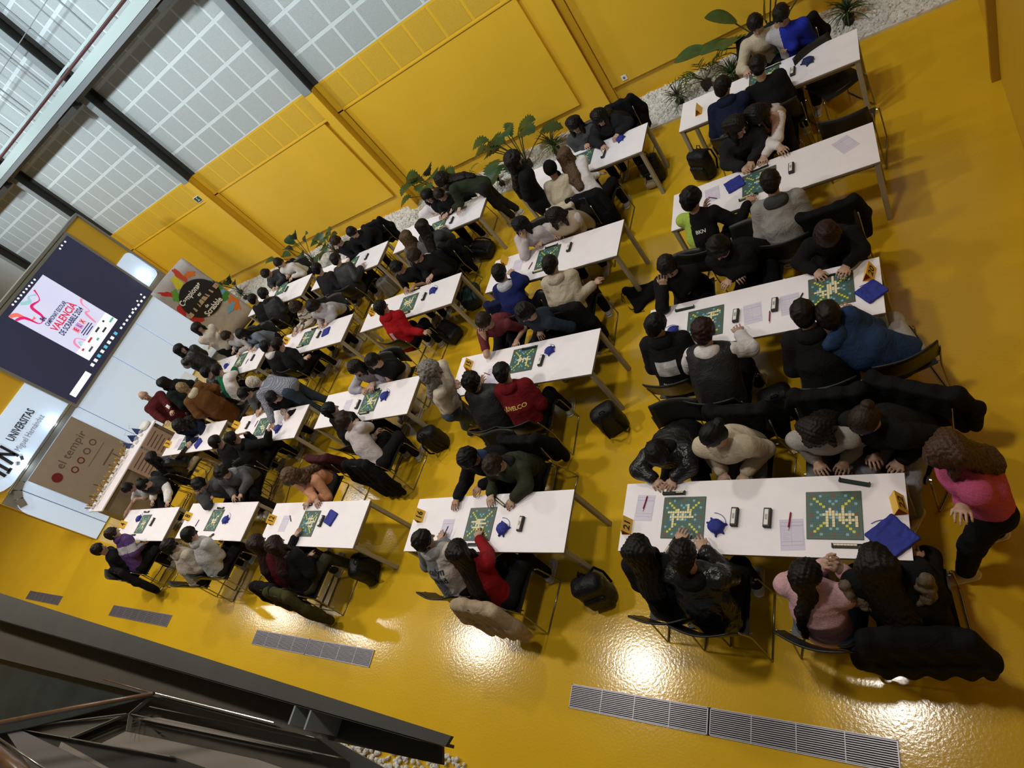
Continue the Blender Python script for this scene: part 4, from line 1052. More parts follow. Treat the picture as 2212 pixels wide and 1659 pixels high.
    if beard:
        g = Solid(); g.ell(c - Uh * 0.075 * s + Fh * 0.05 * s, V3(0.055, 0.045, 0.045) * s, axh); g.ell(c - Uh * 0.05 * s + Fh * 0.075 * s, V3(0.03, 0.045, 0.014) * s, axh, k=0.005, cut=True); solid_obj('beard', g, h, hairm('dark'), root, loc=org)
    info = dict(P=P, N=N, sp=sp, Rs=Rs, Fb=Fb, F=F, RT=RT, root=root, top=to, c=c, Fh=Fh, Rh=Rh, Uh=Uh, H=H, org=org)
    PEOPLE[key] = info
    if pose == 'sit' and not nochair:
        cq = P + F * 0.11
        info['chair'] = chair(cq[0], cq[1], face, chairl or 'chair under the ' + label)
    return info
def on_back(key, name, pts_fn):
    pass
# ------------------------------------------------------------------ everyone in the hall
BLK = (0.009, 0.009, 0.010); BLK2 = (0.016, 0.016, 0.018); NAVY = (0.010, 0.014, 0.035); GREY = (0.16, 0.16, 0.165); LG = (0.42, 0.41, 0.43); CREAM = (0.50, 0.43, 0.32)
WHITE = (0.66, 0.63, 0.64); DG = (0.05, 0.052, 0.055); JEANS = (0.10, 0.14, 0.22); BEIGE = (0.42, 0.34, 0.24)
N_ = 0.0075; M_ = 0.0090; F_ = 0.0115
p = person
G21 = 'players around the nearest table'
# nearest table, far side then near side
p('A1', 'person in shiny black leather jacket bent low over folded arms', (1420, 978), 1.02, -88, ('short', 'black'), ('leather', BLK, {'hood': BLK}), L=(1455, 1046), R=(1412, 1048), pitch=60, h=N_, show=True)
p('A2', 'girl with dark bun in cream puffer jacket looking left', (1541, 941), 1.13, -95, ('bun', 'black'), ('jacket', CREAM), yaw=-42, pitch=24, h=N_, show=True, hang=True, legs=GREY)
p('A3', 'girl with long dark hair in pale grey printed sweatshirt looking down', (1762, 935), 1.10, -92, ('long', 'dark'), ('knit', (0.33, 0.31, 0.28)), pitch=50, h=N_, show=True, hang=True, legs=GREY)
p('A4', 'girl with tied brown hair in black zip top and grey trousers', (1868, 908), 1.12, -115, ('bun', 'brown'), ('jacket', BLK), yaw=-10, pitch=45, h=N_, show=True, pel=(1960, 925), legs=(0.25, 0.25, 0.30), hang=True)
p('A5', 'standing woman in pink jumper with long auburn hair and crossed arms', (2045, 978), 1.46, 200, ('long', 'auburn'), ('knit', (0.46, 0.085, 0.19), {'hairlen': 0.13}), pose='stand', pitch=38, h=N_, foot=((2085, 1238), (2150, 1150)), L=('rel', .05, .15, -.26), R=('rel', .10, -.15, -.22), legs=BLK, shoes=(0.5, 0.46, 0.42), show=True, pz=0.86, pel=(2128, 1082))
p('B1', 'girl with sleek black hair at left end of nearest table', (1381, 1186), 1.15, 92, ('long', 'black'), ('knit', BLK), h=N_, pitch=30)
p('B2', 'person with black hair in black leather jacket reaching over the left board', (1478, 1200), 1.15, 88, ('pony', 'black'), ('leather', BLK, {'hood': BLK}), h=N_, pitch=45, L=(1468, 1160, .80), R=(1520, 1175, .80))
p('B3', 'girl with dark braid in pink sweatshirt with hands raised to face', (1741, 1243), 1.12, 80, ('braid', 'dark'), ('knit', (0.55, 0.33, 0.36)), h=N_, pitch=25, yaw=-25, R=('rel', .20, .13, -.04), L=('rel', .21, .05, -.05), legs=JEANS, pf=0.12)
p('B4', 'girl with very long brown hair in black coat with fur trimmed hood', (1893, 1214), 1.14, 95, ('long', 'dark'), ('coat', BLK, {'fur': 1, 'hairlen': 0.40}), h=N_, pitch=30, pel=(1975, 1335))
# table with card 20
p('C1', 'boy in black sweatshirt resting his chin on joined hands', (1442, 575), 1.12, -85, ('short', 'dark'), ('knit', BLK), h=M_, pitch=35, R=(1434, 612, .96), L=(1442, 610, .96), elb={1: (1431, 664, .80)}, show=True)
p('C2', 'boy in black coat with folded arms leaning left over table 20', (1553, 535), 1.10, -95, ('mop', 'black'), ('jacket', BLK, {'hood': BLK2}), h=M_, pitch=45, yaw=-15, L=(1575, 612), R=(1590, 600), show=True, pel=(1640, 548))
p('C3', 'person with dark red hair hiding face over black printed sweatshirt', (1787, 505), 1.06, -85, ('mop', 'red'), ('knit', BLK), h=M_, pitch=65, R=(1765, 597), L=(1830, 585, .8), show=False, cat='person')
p('D1', 'boy in black hoodie with pale print square on the back', (1418, 702), 1.14, 88, ('short', 'black'), ('hoodie', BLK), h=M_, pitch=28, yaw=-40)
p('D2', 'person in black padded vest over white hooded sweatshirt', (1520, 717), 1.10, 85, ('mop', 'red'), ('vest', BLK2, {'sleeve': WHITE, 'hood': WHITE}), h=M_, pitch=45, R=(1600, 712, .80), L=(1500, 735))
p('D3', 'boy in plain black sweatshirt touching heads with boy in blue', (1737, 678), 1.13, 95, ('short', 'dark'), ('hoodie', BLK), h=M_, pitch=38, roll=10, yaw=-10)
p('D4', 'boy in blue hooded sweatshirt leaning far left towards his neighbour', (1788, 682), 1.10, 110, ('short', 'dark'), ('hoodie', (0.022, 0.045, 0.115)), h=M_, pitch=35, roll=-15, pel=(1945, 775), R=(1833, 668), legs=(0.35, 0.33, 0.32), L=(1800, 700), sk='m')
# table with loose sheet, second from the back at the right
p('E1', 'girl with long dark hair in black padded jacket holding tiles', (1592, 272), 1.12, -80, ('long', 'dark'), ('jacket', BLK2), h=M_, yaw=40, pitch=35, R=(1608, 368), L=(1624, 355), show=True)
p('E2', 'girl in white off the shoulder top with black hair falling forward', (1634, 250), 1.08, -90, ('long', 'black'), ('top', WHITE, {'stripe': ('yoke', (0.42, 0.23, 0.15))}), h=M_, pitch=55, L=(1650, 345), R=(1690, 325, .8), pel=(1680, 240))
p('F1', 'boy with curly black hair in black and lime printed shirt', (1494, 430), 1.14, 85, ('mop', 'black'), ('knit', BLK, {'stripe': ('left', (0.35, 0.48, 0.08))}), h=M_, pitch=25, yaw=-35, R=(1622, 432), L=(1528, 448, .9))
p('F2', 'boy in light grey hooded sweatshirt with dark hood lining', (1665, 394), 1.13, 92, ('short', 'dark'), ('hoodie', (0.27, 0.26, 0.25), {'hood': DG}), h=M_, pitch=40)
# back right table
p('G1', 'boy in cream sweater propping his head on one hand', (1632, 52), 1.13, -85, ('short', 'dark'), ('knit', CREAM), h=M_, pitch=40, R=(1613, 160), L=(1642, 70, .98), elb={-1: (1640, 100, .82)}, show=True, curl=0.9)
p('G2', 'boy in royal blue and white sweater with hand at mouth', (1688, 32), 1.16, -95, ('short', 'dark'), ('knit', (0.018, 0.03, 0.34), {'stripe': ('right', LG)}), h=M_, pitch=35, R=(1690, 66, 1.0), L=(1705, 105), show=True, sk='m')
p('H1', 'boy in navy hoodie seen from behind reaching across to the right', (1562, 187), 1.12, 88, ('short', 'dark'), ('hoodie', NAVY), h=M_, pitch=25, yaw=-30, R=(1620, 190))
p('H2', 'boy in plain black sweatshirt from behind at the navy bag table', (1638, 143), 1.12, 90, ('short', 'black'), ('knit', BLK), h=M_, pitch=40, pel=(1690, 250))
# table with card 16
p('I1', 'boy in black jacket with blue hood reaching one hand onto table 16', (1012, 990), 1.12, -88, ('mop', 'black'), ('jacket', BLK, {'hood': (0.03, 0.05, 0.12)}), h=N_, pitch=45, R=(984, 1087), L=(1035, 1060), show=True, sk='m')
p('I2', 'boy in olive green bomber jacket holding a tile rack', (1066, 1005), 1.10, -95, ('short', 'brown'), ('jacket', (0.032, 0.036, 0.022), {'hood': BLK2}), h=N_, pitch=50, R=(1058, 1079), L=(1105, 1088), show=True, pel=(1140, 1010))
p('J1', 'person with glasses in grey and white lettered hoodie writing', (915, 1167), 1.13, 88, ('short', 'dark'), ('hoodie', (0.17, 0.17, 0.175), {'hood': LG, 'stripe': ('right', (0.52, 0.47, 0.42))}), R=(958, 1158), L=(950, 1172), h=N_, pitch=20, yaw=-35)
p('J2', 'girl with very long dark wavy hair in red sweater placing a tile', (992, 1190), 1.15, 86, ('long', 'dark'), ('knit', (0.22, 0.010, 0.014), {'hairlen': 0.44}), R=(1036, 1152), h=N_, pitch=25, yaw=10, lat=0.05)
# table with card 15
p('K1', 'boy in maroon t-shirt with elbow on the table and hand at head', (1046, 694), 1.12, -88, ('short', 'brown'), ('tshirt', (0.13, 0.028, 0.035)), h=M_, short_sl=True, pitch=35, R=(1040, 690, 1.06), L=(1118, 745, .70), elb={1: (1052, 768, .80)}, show=True, pel=(1100, 690))
p('K2', 'boy with dark curly hair in slate blue long sleeved shirt', (1134, 675), 1.12, -115, ('mop', 'black'), ('knit', (0.022, 0.030, 0.045)), h=M_, pitch=35, yaw=-20, pel=(1200, 690), L=(1190, 712, .68), R=(1165, 722, .65), show=True, hang=True)
p('L1', 'boy in black puffer jacket from behind with hands joined at face', (1020, 824), 1.13, 90, ('mop', 'black'), ('puffer', BLK2), h=M_, pitch=20, yaw=-15, R=(1056, 838, .86), L=(1046, 826, .86))
p('L2', 'boy in dark red team sweatshirt with yellow letters on the back', (1086, 805), 1.13, 92, ('short', 'black'), ('hoodie', (0.13, 0.008, 0.012)), h=M_, pitch=40, sk='m', legs=BLK)
p('W1', 'standing woman with grey curly hair in cream top and blue jeans', (930, 800), 1.46, 15, ('curlylong', 'grey'), ('knit', (0.52, 0.46, 0.37)), pose='stand', pitch=25, h=M_, foot=((1012, 930), (1035, 915)), R=(990, 840, .98), L=(985, 822, 1.0), legs=(0.06, 0.085, 0.12), shoes=DG)
# table behind it
p('M1', 'girl with long black hair in pale pink sleeves resting chin on fist', (1124, 488), 1.12, -88, ('long', 'black'), ('knit', (0.52, 0.46, 0.48)), h=M_, pitch=30, R=(1135, 512, .98), L=(1170, 530), elb={1: (1133, 552, .80)}, show=True)
p('M2', 'girl with long dark hair in beige vest and pink sleeves looking down', (1200, 468), 1.08, -85, ('long', 'dark'), ('vest', BEIGE, {'sleeve': (0.55, 0.50, 0.52)}), h=M_, pitch=55, R=(1200, 512), L=(1215, 505))
p('N1', 'boy in royal blue hoodie with white hood lining', (1080, 590), 1.13, 90, ('short', 'dark'), ('hoodie', (0.012, 0.018, 0.10), {'hood': (0.5, 0.52, 0.6)}), h=M_, pitch=30, R=(1108, 588, .86))
p('N2', 'boy in cream hooded sweatshirt with elbow out to the right', (1190, 572), 1.14, 92, ('short', 'dark'), ('hoodie', (0.46, 0.40, 0.31)), h=M_, pitch=30, yaw=-20, R=(1290, 610, .72))
# back table with the coats
p('O1', 'girl with dark hair and grey hoodie holding a rack of tiles', (1240, 270), 1.11, -85, ('long', 'dark'), ('hoodie', (0.06, 0.065, 0.07)), h=M_, pitch=40, L=(1288, 306), R=(1268, 318), show=True)
p('O2', 'person with straight black hair in black jacket bent over back table', (1294, 254), 1.09, -90, ('long', 'black'), ('jacket', BLK2), h=M_, pitch=50, pel=(1345, 262), L=(1335, 295), show=True)
p('P1', 'person in black knitted beanie and cream jumper', (1190, 365), 1.13, 92, ('beanie', 'black'), ('sweater', CREAM), h=M_, pitch=25, sk='d')
p('P2', 'girl with long light brown hair in white shirt', (1222, 336), 1.13, 88, ('long', 'lbrown'), ('shirt', WHITE), h=M_, pitch=30, pel=(1290, 440))
p('W2', 'standing person with dark wavy hair in long black coat and backpack', (1110, 345), 1.50, 25, ('curlylong', 'dark'), ('coat', BLK, {'long': 1}), pose='stand', pitch=15, h=M_, L=(1135, 392, 1.12), R=(1140, 400, 1.05))
# table with card 10
p('Q1', 'boy with cropped hair in black t-shirt with two white marks', (858, 578), 1.12, -90, ('short', 'black'), ('tshirt', BLK), h=F_ - .001, short_sl=True, pitch=40, sk='m', show=True)
p('Q2', 'boy with curly brown hair in black jacket looking down left', (896, 553), 1.13, -100, ('mop', 'brown'), ('jacket', BLK), h=F_ - .001, pitch=40, R=(924, 606), L=(935, 598), show=True, pel=(965, 575))
p('R1', 'boy in bright red sweatshirt at table 10', (824, 664), 1.15, 85, ('short', 'black'), ('hoodie', (0.32, 0.008, 0.012)), h=F_ - .001, pitch=15, yaw=-20, R=(920, 715, .6))
# back table with the woman in green
p('S1', 'girl with long black hair and white sleeves at the back wall table', (923, 424), 1.12, -80, ('long', 'black'), ('knit', BLK, {'stripe': ('right', WHITE)}), h=F_ - .001, pitch=30, show=True, R=(935, 465))
p('S2', 'dark haired boy in black tucked under the leaning woman', (950, 420), 1.09, -88, ('short', 'brown'), ('knit', BLK), h=F_ - .001, pitch=40, show=True, R=(958, 472), L=(965, 466))
p('W3', 'woman in dark green sweater leaning over the back table', (957, 388), 1.28, 205, ('curlylong', 'dark'), ('knit', (0.025, 0.032, 0.018)), pose='stand', pitch=60, h=F_ - .001, pel=(1042, 400), pz=0.88, R=(990, 470, .80), L=(976, 455, .80), legs=BLK2, foot=((1110, 470), (1120, 455)))
p('X1', 'girl with long light brown hair in grey top facing the back wall', (880, 512), 1.12, 92, ('long', 'lbrown'), ('knit', (0.13, 0.12, 0.12)), h=F_ - .001, pitch=30)
p('X2', 'girl with very long dark hair in charcoal jacket facing the back wall', (915, 488), 1.15, 88, ('long', 'dark'), ('jacket', DG, {'hairlen': 0.42}), h=F_ - .001, pitch=30, R=(962, 492), pel=(960, 560))
# back table further left
p('Y1', 'boy with short brown hair in black holding his cheek at the back', (727, 521), 1.12, -90, ('short', 'brown'), ('knit', BLK), h=F_, pitch=35, R=(738, 540, .92))
p('Y2', 'boy in black hoodie with white zigzag on the chest', (761, 502), 1.14, -85, ('short', 'black'), ('hoodie', BLK), h=F_, pitch=40, L=(775, 520, .95), R=(770, 530), show=True, pel=(820, 505))
p('Y3', 'boy with black hair in black sweater from behind at the back', (686, 580), 1.12, 90, ('short', 'black'), ('knit', BLK2), h=F_, pitch=25)
p('Y4', 'person in black puffer jacket from behind beside the plants', (726, 560), 1.14, 90, ('short', 'dark'), ('puffer', BLK2), h=F_, pitch=35, R=(785, 575))
# back table nearest the banner
p('Z1', 'boy in white sweatshirt with dark letters by the back wall', (603, 568), 1.13, -88, ('short', 'dark'), ('knit', (0.55, 0.53, 0.50)), h=F_, pitch=30, R=(622, 600))
p('Z2', 'person in dark puffer jacket with head bowed by the back wall', (575, 591), 1.08, -88, ('short', 'dark'), ('puffer', BLK2), h=F_, pitch=55)
p('Z3', 'dark haired person in black from behind nearest the round logo banner', (547, 646), 1.12, 90, ('short', 'dark'), ('jacket', BLK), h=F_, pitch=25)
p('Z4', 'person in big black puffer jacket with hood from behind', (570, 634), 1.12, 90, ('mop', 'black'), ('puffer', BLK, {'hood': BLK}), h=F_, pitch=35)
# table with card 6
p('a1', 'girl with curly brown hair in cream striped sweater at table 6', (641, 664), 1.12, -88, ('curly', 'brown'), ('knit', (0.50, 0.45, 0.37), {'stripe': ('bands', (0.06, 0.06, 0.06))}), h=F_, pitch=40, R=(636, 720), L=(650, 712), show=True)
p('a2', 'girl with dark hair in pale grey hoodie holding the blue bag', (678, 662), 1.12, -92, ('curly', 'dark'), ('hoodie', LG), h=F_, pitch=40, R=(692, 706), L=(704, 700), show=True, pel=(738, 672))
p('b1', 'dark haired boy with white collar from behind at table 6', (575, 748), 1.12, 90, ('short', 'black'), ('knit', BLK, {'hood': WHITE}), h=F_, pitch=35)
p('b2', 'boy in black sweatshirt with elbow raised from behind at table 6', (601, 743), 1.14, 85, ('short', 'dark'), ('knit', BLK), h=F_, pitch=25, yaw=-25, R=(665, 770, .8), pel=(650, 800))
# far table beside the blonde woman
p('c1', 'boy in pale grey sweatshirt at the far table', (490, 726), 1.12, -88, ('short', 'brown'), ('hoodie', LG), h=F_, pitch=35, R=(505, 760))
p('c2', 'girl with long black hair in grey blue top at the far table', (522, 722), 1.10, -92, ('long', 'black'), ('knit', (0.16, 0.19, 0.25)), h=F_, pitch=45, R=(540, 755))
p('d1', 'boy in black leather look jacket with cropped hair from behind', (446, 804), 1.12, 90, ('short', 'black'), ('leather', BLK), h=F_, pitch=30)
p('d2', 'boy in green and white jacket from behind', (470, 799), 1.12, 88, ('short', 'black'), ('jacket', (0.008, 0.11, 0.045), {'stripe': ('right', WHITE)}), h=F_, pitch=30, R=(510, 790))
# table with card 1
p('f1', 'boy with glasses in grey sweater behind table 1', (528, 850), 1.10, -92, ('short', 'black'), ('knit', (0.07, 0.07, 0.07)), h=F_, pitch=45, R=(555, 893), L=(565, 888), show=True)
p('f2', 'person in black sweatshirt hidden behind the man in the checked shirt', (590, 858), 1.08, -90, ('short', 'black'), ('knit', BLK), h=F_, pitch=40, R=(610, 890), pel=(625, 860))
p('g1', 'boy with short dark hair in black from behind beside table 1', (467, 954), 1.12, 90, ('short', 'dark'), ('knit', BLK), h=F_ - .001, pitch=20, yaw=-20, sk='m')
p('g2', 'boy in black hoodie lifting his hands over the board of table 1', (502, 946), 1.14, 88, ('short', 'black'), ('hoodie', BLK), h=F_ - .001, pitch=10, yaw=-35, R=(585, 925, .92), L=(537, 930, .95), sk='m', pel=(560, 1000))
p('W4', 'white haired man in checked shirt bending over table 1', (548, 826), 1.30, 200, ('short', 'white'), ('shirt', (0.075, 0.085, 0.12), {'plaid': 1}), pose='stand', pitch=45, h=F_ - .002, pel=(668, 838), pz=0.90, L=(588, 925, .80), R=(632, 848, .90), legs=(0.03, 0.045, 0.07), foot=((730, 905), (745, 880)), show=True)
# table with card 3
p('h1', 'girl with long dark curly hair in navy jacket leaning over table 3', (390, 919), 1.10, -100, ('curlylong', 'dark'), ('jacket', NAVY), h=F_, pitch=45, L=(412, 958), pel=(425, 905), show=True)
p('h2', 'girl with long black hair in black leather jacket beside the trophy counter', (330, 987), 1.13, 85, ('long', 'black'), ('leather', BLK), h=F_, pitch=20, pel=(395, 1018), legs=BEIGE)
p('W5', 'balding man in maroon jacket with a name badge standing by the stage', (311, 855), 1.57, -25, ('bald', 'dark'), ('jacket', (0.075, 0.012, 0.013)), pose='stand', pitch=10, h=F_ - .001, legs=BLK, R=(375, 925, .98), L=(385, 915, 1.0), show=True)
p('W6', 'blonde woman in long brown coat seen from behind', (395, 838), 1.52, 170, ('short', 'blond'), ('coat', (0.13, 0.055, 0.018), {'long': 1, 'hood': (0.5, 0.45, 0.33)}), pose='stand', pitch=15, h=F_ - .001, legs=BLK)
p('W7', 'person in dark green black coat standing behind the man in maroon', (352, 828), 1.50, 200, ('long', 'black'), ('coat', (0.010, 0.014, 0.013), {'long': 1}), pose='stand', pitch=20, h=F_)
p('W8', 'young woman in white sweater standing with folded arms by the banner', (427, 708), 1.50, -20, ('long', 'dark'), ('sweater', (0.55, 0.50, 0.42)), pose='stand', pitch=30, h=F_, legs=BLK, L=('rel', .07, .15, -.24), R=('rel', .11, -.15, -.21), show=True)
p('W9', 'young woman with long black hair in leather jacket standing by the banner', (389, 754), 1.52, -5, ('long', 'black'), ('leather', BLK), pose='stand', pitch=20, h=F_, legs=BLK2, L=(427, 776, 1.15), R=(415, 790, 1.0), show=True)
# table with card 4
p('i1', 'boy in white printed t-shirt leaning on table 4', (277, 1054), 1.12, -85, ('short', 'black'), ('tshirt', (0.50, 0.48, 0.50)), h=F_, short_sl=True, pitch=35, yaw=30, R=(270, 1112), L=(293, 1083, .86), sk='m')
p('i2', 'girl with black hair in black vest and white sleeves at table 4', (310, 1047), 1.10, -92, ('bun', 'black'), ('vest', BLK2, {'sleeve': WHITE}), h=F_, pitch=45, pel=(350, 1048), L=(360, 1090), R=(330, 1085))
p('j1', 'boy in plain black sweatshirt leftmost in the front row', (214, 1186), 1.16, 70, ('short', 'dark'), ('knit', BLK), h=F_ - .001, pitch=15, yaw=-20)
p('j2', 'boy in purple and grey hooded sweatshirt', (243, 1152), 1.16, 85, ('short', 'brown'), ('hoodie', (0.085, 0.040, 0.145), {'stripe': ('blocks', (0.36, 0.33, 0.35))}), h=F_ - .001, pitch=20, yaw=-25, pel=(300, 1225))
# table with card 8
p('k1', 'boy with dark hair resting head on his hand at table 8', (432, 1046), 1.08, -85, ('mop', 'black'), ('jacket', DG), h=F_ - .001, pitch=35, yaw=35, R=(425, 1065, .96), L=(460, 1075, .80), elb={1: (448, 1094, .80)}, sk='m')
p('k2', 'boy in charcoal hooded sweatshirt with pale hood turning away', (480, 1022), 1.12, -75, ('mop', 'dark'), ('hoodie', (0.075, 0.075, 0.08), {'hood': (0.25, 0.25, 0.27)}), h=F_ - .001, pitch=35, yaw=40, pel=(545, 1030))
p('l1', 'boy in beige hoodie from behind at table 8', (368, 1180), 1.12, 85, ('mop', 'dark'), ('hoodie', (0.44, 0.38, 0.31)), h=F_ - .001, pitch=25, yaw=-20)
p('l2', 'boy in pale grey hooded jacket from behind at table 8', (410, 1154), 1.14, 88, ('short', 'black'), ('hoodie', (0.42, 0.42, 0.42)), h=F_ - .001, pitch=30, yaw=-10, R=(455, 1172, .8), pel=(470, 1230))
# table with card 12
p('m1', 'girl with long light brown curls in salmon orange top writing', (630, 1030), 1.10, -95, ('curlylong', 'lbrown'), ('knit', (0.60, 0.29, 0.17)), h=M_, pitch=45, R=(683, 1088), L=(665, 1090), pel=(705, 1035), legs=DG, show=True)
p('n1', 'girl with long dark red hair in maroon puffer jacket from behind', (556, 1172), 1.12, 88, ('long', 'red'), ('puffer', (0.085, 0.008, 0.014), {'hairlen': 0.36}), h=M_, pitch=25)
p('n2', 'girl in black with grey green hood reaching to table 12', (596, 1176), 1.12, 85, ('long', 'red'), ('hoodie', BLK, {'hood': (0.06, 0.07, 0.065)}), h=M_, pitch=25, L=(642, 1152), pel=(655, 1265), legs=(0.05, 0.05, 0.035))
# table between card 1 and card 15
p('o1', 'girl with straight brown hair in grey sweater and lilac sleeves', (768, 795), 1.12, -88, ('long', 'dark'), ('sweater', (0.16, 0.14, 0.15), {'sleeve': (0.40, 0.39, 0.46)}), h=M_, pitch=35, R=(785, 842), L=(800, 838), elb={1: (762, 842, .80)}, show=True)
p('o2', 'boy with black hair in black t-shirt and cream jacket leaning on fist', (806, 780), 1.12, -92, ('short', 'black'), ('tshirt', BLK), h=M_, short_sl=True, pitch=30, yaw=-10, R=(805, 838), L=(812, 800, .96), show=True, pel=(862, 800), legs=BEIGE)
p('p1', 'boy with black hair in black hoodie looking right', (714, 885), 1.14, 88, ('short', 'black'), ('hoodie', BLK), h=M_, pitch=12, yaw=-40)
p('p2', 'person with short brown hair in white rolled sleeve shirt from behind', (745, 908), 1.10, 85, ('mop', 'brown'), ('shirt', (0.52, 0.47, 0.48)), h=M_, pitch=35, R=(775, 910, .86), pel=(815, 995))
# ------------------------------------------------------------------ games on the tables
CB = 0.0192
def make_board():
    r = empty('game_board')
    MB().box(-0.168, 0.168, -0.168, 0.168, 0, 0.006, bev=0.002).build('board_base', mat('board_dark_green', (0.055, 0.095, 0.070), 0.45), r)
    cols = {'.': mat('square_green', (0.050, 0.125, 0.095), 0.5), 'd': mat('square_light_blue', (0.19, 0.40, 0.52), 0.5), 't': mat('square_blue', (0.02, 0.12, 0.26), 0.5),
            'D': mat('square_yellow', (0.58, 0.60, 0.07), 0.5), 'T': mat('square_dark_red', (0.20, 0.05, 0.035), 0.5)}
    rows = ['T..d...T...d..T', '.D...t...t...D.', '..D...d.d...D..', 'd..D...d...D..d', '....D.....D....', '.t...t...t...t.', '..d...d.d...d..', 'T..d...D...d..T']
    rows = rows + rows[:7][::-1]; ks = list(cols); g = MB()
    for j in range(15):
        for i in range(15):
            x, y = (i - 7) * CB, (j - 7) * CB; g.cur = ks.index(rows[j][i]); e = CB / 2 - 0.0008
            g.box(x - e, x + e, y - e, y + e, 0.006, 0.0068)
    g.build('squares', [cols[k] for k in ks], r)
    return r
board0 = make_board(); tile_me = MB().box(-0.0088, 0.0088, -0.0092, 0.0092, 0, 0.0045, bev=0.001).build('letter_tile', M_TILE)
TILES = []; _b = [True]; _t = [True]
def words(seed, n):
    r = np.random.RandomState(seed); occ = set(); seg = [(7, 5, 0, r.randint(5, 8))]
    cells = lambda s: [(s[0] + k * (s[2] == 1), s[1] + k * (s[2] == 0)) for k in range(s[3])]
    for c in cells(seg[0]): occ.add(c)
    tr = 0
    while len(occ) < n and tr < 400:
        tr += 1; s = seg[r.randint(len(seg))]; c = cells(s); a = c[r.randint(len(c))]; L = r.randint(3, 7); o = r.randint(0, L); d = 1 - s[2]
        st = (a[0] - o, a[1]) if d == 1 else (a[0], a[1] - o); ns = (st[0], st[1], d, L); cc = cells(ns)
        if any(q[0] < 0 or q[0] > 14 or q[1] < 0 or q[1] > 14 for q in cc): continue
        bad = 0
        for q in cc:
            if q in occ: continue
            nb = [(q[0], q[1] + 1), (q[0], q[1] - 1)] if d == 1 else [(q[0] + 1, q[1]), (q[0] - 1, q[1])]
            bad += sum(x in occ for x in nb)
        if bad > 1: continue
        seg.append(ns); occ.update(cc)
    return sorted(occ)
BD = [('21', 1476, 1118, 0, 34, 'left board on the nearest table, beside card 21'), ('21', 1801, 1113, 0, 38, 'right board on the nearest table, beside card 22'),
      ('20', 1795, 628, 0, 40, 'right board on the table with card 20'), ('20', 1523, 697, 0, 44, 'left board on the table with card 20'),
      ('16', 1037, 1132, 0, 30, 'board on the table with card 16'), ('18', 1640, 393, 0, 26, 'board on the table with the loose sheet'), ('15', 1129, 777, 0, 26, 'board on the table with card 15'),
      ('12', 666, 1131, 0, 34, 'board on the table with card 12'), ('13', 1183, 556, 0, 14, 'board between two girls with long hair and boys in blue and cream'), ('11', 799, 868, 0, 30, 'board beside the round blue bag'),
      ('14', 1650, 172, 0, 24, 'board on the back right table'), ('10', 882, 656, 0, 36, 'board on the table with card 10'), ('08', 463, 1124, 0, 24, 'board on the table with card 8'), ('09', 1257, 346, 0, 20, 'board behind the girl with light brown hair'),
      ('04', 309, 1132, 0, 24, 'board on the table with card 4'), ('01', 566, 922, 0, 22, 'board under the hands at table 1'), ('06', 663, 731, 0, 22, 'board on the table with card 6'), ('03', 402, 954, 0, 16, 'board on the table with card 3'),
      ('02', 519, 779, 0, 20, 'board on the far table beside the boy in pale grey'), ('05', 945, 492, 0, 20, 'board on the back table with the leaning woman'), ('17', 758, 572, 0, 20, 'board on the back table by the plants'), ('07', 608, 624, 0, 18, 'board on the back table nearest the banner')]
far_tiles = MB(); nt_count = 0
for bi, (k, px, py, da, n, d) in enumerate(BD):
    c = at(px, py, z=HT); b = board0 if _b[0] else dup(board0); _b[0] = False
    a = TB[k][2] + da; b.location = (c.x, c.y, HT + 0.0005); b.rotation_euler = (0, 0, R_(a))
    tag(b, 'green word game ' + d, 'game board', 'word game boards')
    ca, sa = math.cos(R_(a)), math.sin(R_(a)); 
    for (j, i) in words(bi * 7 + 3, n):
        x, y = (i - 7) * CB, (j - 7) * CB * -1; X, Y = c.x + x * ca - y * sa, c.y + x * sa + y * ca
        if nt_count < 300:
            t = tile_me if _t[0] else tile_me.copy()
            if not _t[0]: COL.objects.link(t)
            _t[0] = False; t.location = (X, Y, HT + 0.0074); t.rotation_euler = (0, 0, R_(a)); tag(t, 'cream letter tile on the ' + ' '.join(d.split(',')[0].split(' ')[:9]), 'letter tile', 'letter tiles on the boards'); nt_count += 1
        else:
            far_tiles.box(-0.0088, 0.0088, -0.0092, 0.0092, 0, 0.0045, M=Matrix.Translation((X, Y, HT + 0.0074)) @ Matrix.Rotation(R_(a), 4, 'Z'))
tag(far_tiles.build('letter_tiles', M_TILE), 'cream letter tiles covering the boards of the farther tables', 'letter tiles', 'letter tiles on the boards', 'stuff')

